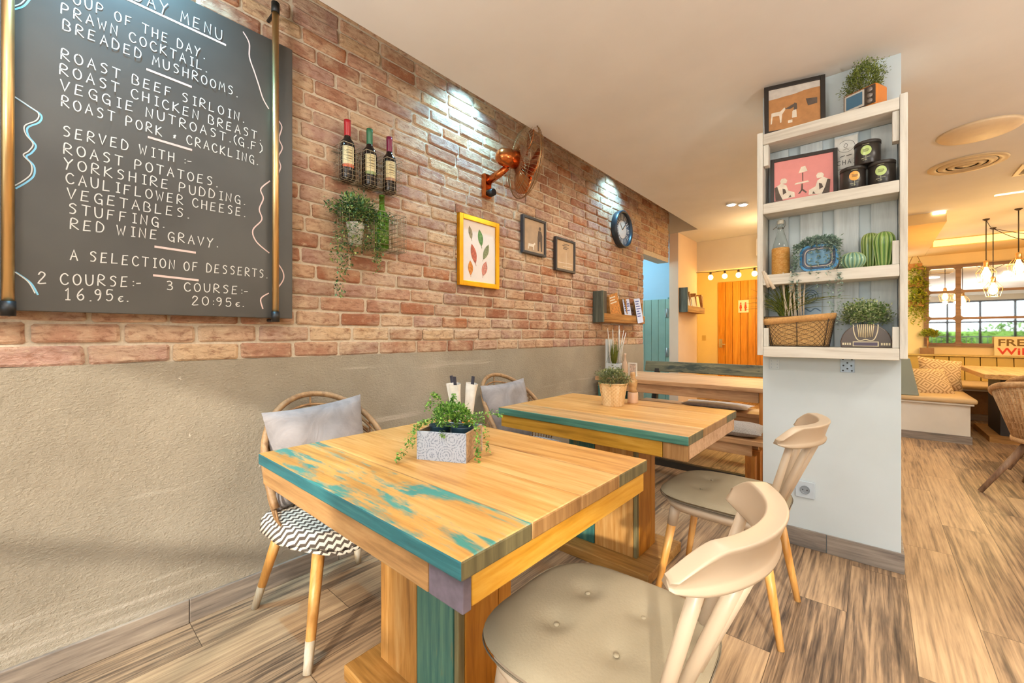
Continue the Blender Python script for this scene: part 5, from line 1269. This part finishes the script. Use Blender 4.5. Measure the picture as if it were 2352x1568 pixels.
m = MB(); m.tube([(.079*math.cos(2*PI*i/30),.079*math.sin(2*PI*i/30),.125) for i in range(30)], .0045, 7, closed=True); m.build('pot_rim', M_basket, pt)
m = MB(); m.lathe([(.072,.11),(.001,.112)], (0,0,0), 20); m.build('soil', M_soil, pt)
planter_bush(pt, (0,0,.150), (.106,.106,.068), 2600, .0115, .007, L_sage, 9, .4, .3)
pm = thing('pepper_mill', 'pale wooden mill behind the straw pot on the middle table', 'mill', (-1.075,2.32,.7605))
m = MB(); m.lathe([(.030,0),(.031,.004),(.030,.06),(.027,.064)], (0,0,0), 24); m.build('base', gloss('blush_base','#dcb492'), pm)
m = MB(); m.lathe([(.027,.065),(.02,.08),(.024,.1),(.028,.115),(.024,.135),(.012,.15),(.016,.165),(.013,.18),(.001,.183)], (0,0,0), 24); m.build('grinder', M_tan, pm)
# caddy on the long narrow table
cd = thing('table_caddy', 'pale blue caddy with grass and white twigs on the long narrow table', 'caddy', (-1.95,3.80,.7605))
m = MB(); m.box(-.075,-.06,-.06,.06,0,.36); m.build('tall_side', M_back, cd, bevel=.002)
m = MB(); m.box(-.059,.075,-.06,-.05,0,.12); m.box(-.059,.075,.05,.06,0,.12); m.box(.065,.075,-.049,.049,0,.12); m.box(-.059,.064,-.049,.049,0,.01); m.build('box', M_back, cd, bevel=.002)
m = MB(); rr = random.Random(40)
for k in range(90):
    a = rr.uniform(0,2*PI); ln = rr.uniform(.16,.30); l_ = rr.uniform(0,.35); x0 = -.01; m.tube([(x0,0,.06),(x0+.03*math.cos(a),.03*math.sin(a),.06+ln*.6),(x0+ln*l_*math.cos(a),ln*l_*math.sin(a),.06+ln)], [.002,.002,.0006], 4)
for k in range(8):
    a = rr.choice((-1,1)); m.tube([(0,0,.08),(.0,a*.06,.2),(0,a*.13,.20),(0,a*.19,.13)], .0012, 4)
m.build('grass', L_grass, cd)
m = MB()
for (x0,y0,x1,y1,z1) in ((-.03,-.03,-.05,-.06,.47),(-.02,.01,-.01,-.03,.46),(.02,.02,.03,.03,.50),(.03,.02,.06,.07,.45),(.03,.03,.05,.0,.46),(.035,.03,.06,.12,.43)):
    m.tube([(x0,y0,.05),((x0+x1)/2,(y0+y1)/2,.3),(x1,y1,z1)], [.005,.006,.003], 6)
m.build('white_twigs', plain('white_twig','#ddd6cc',.8), cd)
sbt = thing('sauce_bottle', 'tall brown and white sauce bottle beside the pale blue caddy', 'bottle', (-1.84,3.79,.7605))
m = MB(); m.lathe([(.028,0),(.03,.004),(.03,.11),(.02,.14),(.012,.16),(.012,.20),(.014,.205),(.013,.225)], (0,0,0), 20); m.build('body', gloss('mixed_brown_white','#c9a98c'), sbt)
nf = thing('card_holder', 'small white card frame on the long narrow table', 'frame', (-1.79,3.86,.7605))
m = MB(); m.box(-.045,-.033,-.006,.006,0,.13); m.box(.033,.045,-.006,.006,0,.13); m.box(-.032,.032,-.006,.006,.118,.13); m.box(-.05,.05,-.02,.02,-.0,.004); m.build('frame', gloss('white_frame','#e6e1d6'), nf, bevel=.001)
m = MB(); m.box(-.032,.032,-.002,.002,.005,.117); m.build('card', plain('printed_card','#c9b09c',.7,0,.5,60), nf)

# ================================================================== CEILING BITS
o = MB(); o.lathe([(.001,-.032),(.12,-.028),(.19,-.014),(.205,0)], (.535,4.17,2.54), 40, cap0=False); o = o.build('ceiling_disc', plain('ivory_disc','#ead0a8',.5,0,.03)); tag(o, 'plain shallow round disc on the ceiling right of the pillar', 'ceiling disc')
vt = thing('ceiling_vent', 'round ringed air vent on the ceiling beyond the plain disc', 'vent', (.565,4.915,2.54)); off = (.565,4.915,2.54)
for (r0, r1, z) in ((.225,.185,.012),(.165,.130,.02),(.11,.08,.024),(.06,.001,.028)):
    m = MB(); m.lathe([(r0,-.001),(r0,-.007),(r1,-z),(max(r1-.012,.0008),-z*.5)], (.565,4.915,2.54), 40, cap0=False, cap1=False); m.build('ring', plain('vent_ivory','#d9bf95',.5,0,.04) if 'vent_ivory' not in bpy.data.materials else bpy.data.materials['vent_ivory'], vt, off)
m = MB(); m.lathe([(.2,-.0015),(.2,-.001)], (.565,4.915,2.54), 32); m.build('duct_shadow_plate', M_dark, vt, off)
o = thing('ceiling_grille', 'square ceiling grille at the right edge', 'grille', (1.1,5.35,2.54)); off = (1.1,5.35,2.54)
m = MB(); 
for (a,b,c_,d_) in ((.9,1.3,5.2,5.23),(.9,1.3,5.5,5.53),(.9,.93,5.231,5.499),(1.27,1.3,5.231,5.499)): m.box(a,b,c_,d_,2.527,2.5395)
m.build('frame', bpy.data.materials['vent_ivory'], o, off)
m = MB()
for k in range(6): m.box(.935,1.265,5.25+k*.04,5.265+k*.04,2.53,2.5395)
m.build('slats', plain('grille_shadow','#a08a68',.6), o, off)
o = MB().box(.90,1.6,6.18,6.22,2.534,2.5395).build('slot_diffuser', M_led); tag(o, 'lit linear slot in the ceiling before the booth corner', 'light')
o = MB(); o.box(.50,.6,6.585,6.599,2.51,2.535); o = o.build('soffit_glow', emit('white_led','#fff2dc',7)); tag(o, 'bright white light at the end of the ceiling soffit', 'light')
o = MB(); o.box(.65,4.3,8.49,8.499,2.435,2.525); o = o.build('soffit_glow', emit('warm_cove_glow','#ffd890',1.1)); tag(o, 'glowing band painting cove light on the far ceiling soffit face', 'light')  # glowing sheet stands in for the soffit face lit from the cove

# ================================================================== FAR WALL OF THE BOOTH
mr = thing('wall_mirror', 'large brown framed mirror with panes on the far booth wall', 'mirror', (1.4,9.3,.99)); off = (1.4,9.3,.99)
M_mf = wood('mirror_frame_wood', '#5c4230', '#7a5a42', '#957258', 'x', .5)
MX = (.604, 2.4); MZ = (.992, 2.246); vx = (.604,.66,.951,1.006,1.9,1.955,2.344,2.4)
m = MB()
for i in (0,2,4,6): m.box(vx[i],vx[i+1],9.255,9.295,MZ[0],MZ[1])
for i in (1,3,5):
    for (a,b) in ((.992,1.04),(1.405,1.44),(1.815,1.85),(2.2,2.246)): m.box(vx[i],vx[i+1],9.257,9.293,a,b)
    for (a,b) in ((1.04,1.405),(1.44,1.815),(1.85,2.2)):
        for (sx,xx) in ((1,vx[i]),(-1,vx[i+1])):
            for (sz,zz) in ((1,a),(-1,b)):
                R_ = .04; arc = [(xx+sx*(R_-R_*math.cos(t_)), zz+sz*(R_-R_*math.sin(t_))) for t_ in [PI/2*k/5 for k in range(6)]]
                m.prism([(xx,zz)]+arc, 9.258, 9.292, 'y')
m.build('frame', M_mf, mr, off)
for i in (1,3,5):
    for (a,b) in ((1.04,1.405),(1.44,1.815),(1.85,2.2)):
        p = MB(); p.box(vx[i]-.005,vx[i+1]+.005,9.272,9.276,a-.005,b+.005); p.build('mirror_pane', M_mirror, mr, off)
sg = thing('wifi_sign', 'cream FREE WiFi sign standing on the booth ledge', 'sign', (1.55,9.2,.866)); off = (1.55,9.2,.866)
m = MB(); m.box(1.331,1.80,9.195,9.215,.8665,1.142); m.build('panel', plain('cream_sign','#ecd9a8',.7,0,.02), sg, off)
def lettering(txt, x, y, z, size, mat, parent, off, width=None):
    cu = bpy.data.curves.new('t', 'FONT'); cu.body = txt; cu.size = size; cu.extrude = .0008; cu.offset = size*.018
    tmp = bpy.data.objects.new('t', cu); C.objects.link(tmp); bpy.context.view_layer.update()
    me = bpy.data.meshes.new_from_object(tmp.evaluated_get(bpy.context.evaluated_depsgraph_get())); bpy.data.objects.remove(tmp)
    xs = [v.co.x for v in me.vertices]; k = (width/(max(xs)-min(xs))) if width else 1
    me.transform(Matrix.Translation((x-off[0], y-off[1], z-off[2])) @ Matrix.Rotation(PI/2,4,'X') @ Matrix.Diagonal((k,1,1,1)))
    me.materials.clear(); me.materials.append(mat); o = bpy.data.objects.new('lettering', me); C.objects.link(o); o.parent = parent; return o
lettering('FREE', 1.36, 9.193, 1.01, .135, plain('brown_letters','#7a5a22',.7), sg, off, .33)
lettering('WiFi', 1.36, 9.193, .885, .135, plain('red_letters','#d8432a',.7), sg, off, .34)
hp = thing('hanging_planter', 'wooden macrame hanger with golden green plant at the booth corner', 'plant', (.52,9.2,2.5)); off = (.52,9.2,2.5)
m = MB()
for dx in (-.09,.09): m.tube([(.50,9.22,2.5),(.50+dx,9.22,2.25),(.50+dx,9.22,1.55)], .005, 6)
m.build('rope', M_cane, hp, off)
for zz in (2.20, 1.93, 1.62):
    m = MB(); m.box(.40,.60,9.14,9.29,zz,zz+.02); m.box(.42,.58,9.15,9.16,zz+.021,zz+.10); m.build('wood_tier', M_sidewood, hp, off)
m = MB(); rr = random.Random(50)
for (zz, n) in ((2.14,200),(1.95,420),(1.75,420),(1.6,260)): bush(m, (.53,9.18,zz), (.12,.08,.14), n, .045, .03, rr, .0)
for k in range(8): vine(m, [(.44+.025*k,9.13,1.6),(.44+.026*k,9.11,1.5),(.44+.026*k,9.12,1.36+rr.uniform(-.05,.08))], 34, .035, .025, rr, .02)
m.build('foliage', L_yel, hp, off)
tr_ = thing('topiary', 'small round topiary tree in a brown box on the booth ledge', 'plant', (.66,9.2,.8665))
m = MB(); m.box(-.11,.05,-.05,.05,0,.10); m.build('pot', plain('brown_box_pot','#9a7450',.7), tr_, bevel=.003)
m = MB(); m.tube([(-.02,0,.09),(-.015,.0,.2),(-.02,0,.26)], .009, 8); m.build('trunk', M_sidewood, tr_)
planter_bush(tr_, (-.0,0,.31), (.115,.085,.085), 620, .03, .02, L_yel, 51)
def pendant(label, x, y, zb):
    p = thing('pendant_lamp', label, 'lamp', (x,y,2.54), 0, 'caged pendant lamps over the booth table'); off = (0,0,2.54)
    m = MB(); m.lathe([(.012,-.02),(.03,-.006),(.03,0)], (0,0,2.54), 16); m.build('ceiling_hook', M_wire, p, off)
    m = MB(); m.tube([(0,0,2.525),(0,0,zb+.16)], .005, 6); m.build('cord', M_wire, p, off)
    m = MB(); m.lathe([(.018,.085),(.024,.09),(.024,.15),(.012,.165)], (0,0,zb), 16); m.build('socket', M_brass, p, off)
    m = MB()
    for k in range(6):
        a = 2*PI*k/6; c_, s_ = math.cos(a), math.sin(a); m.tube([(.025*c_,.025*s_,zb+.11),(.085*c_,.085*s_,zb+.02),(.06*c_,.06*s_,zb-.09)], .0022, 5)
    m.tube([(.06*math.cos(2*PI*i/6),.06*math.sin(2*PI*i/6),zb-.09) for i in range(6)], .0022, 5, closed=True); m.tube([(.085*math.cos(2*PI*i/6),.085*math.sin(2*PI*i/6),zb+.02) for i in range(6)], .0022, 5, closed=True)
    m.build('cage', M_brass, p, off)
    m = MB(); m.lathe([(.004,-.065),(.028,-.055),(.040,-.028),(.041,-.005),(.033,.03),(.018,.065),(.015,.088)], (0,0,zb), 20); m.build('bulb', M_bulb, p, off)
    return p
pendant('caged pendant lamp at the left over the booth table', 1.007, 7.40, 1.885)
pendant('caged pendant lamp hanging lower and farther back', 1.156, 8.06, 1.75)
pendant('caged pendant lamp at the right edge of the photo', 1.19, 7.02, 1.90)
sw = MB(); sw.tube([tuple(p) for p in smooth_line3([(1.007,7.40,2.53),(1.08,7.7,2.50),(1.156,8.06,2.53)])], .004, 5); sw.tube([tuple(p) for p in smooth_line3([(1.156,8.06,2.53),(1.35,7.9,2.34),(1.55,7.7,2.30),(1.9,7.4,2.53)])], .004, 5); sw.tube([tuple(p) for p in smooth_line3([(1.156,8.06,2.53),(1.45,8.1,2.42),(1.7,8.1,2.38),(2.1,8.0,2.53)])], .004, 5)
o = sw.build('swag_cable', M_wire); tag(o, 'black swag cables looping between the pendant hooks', 'cable')
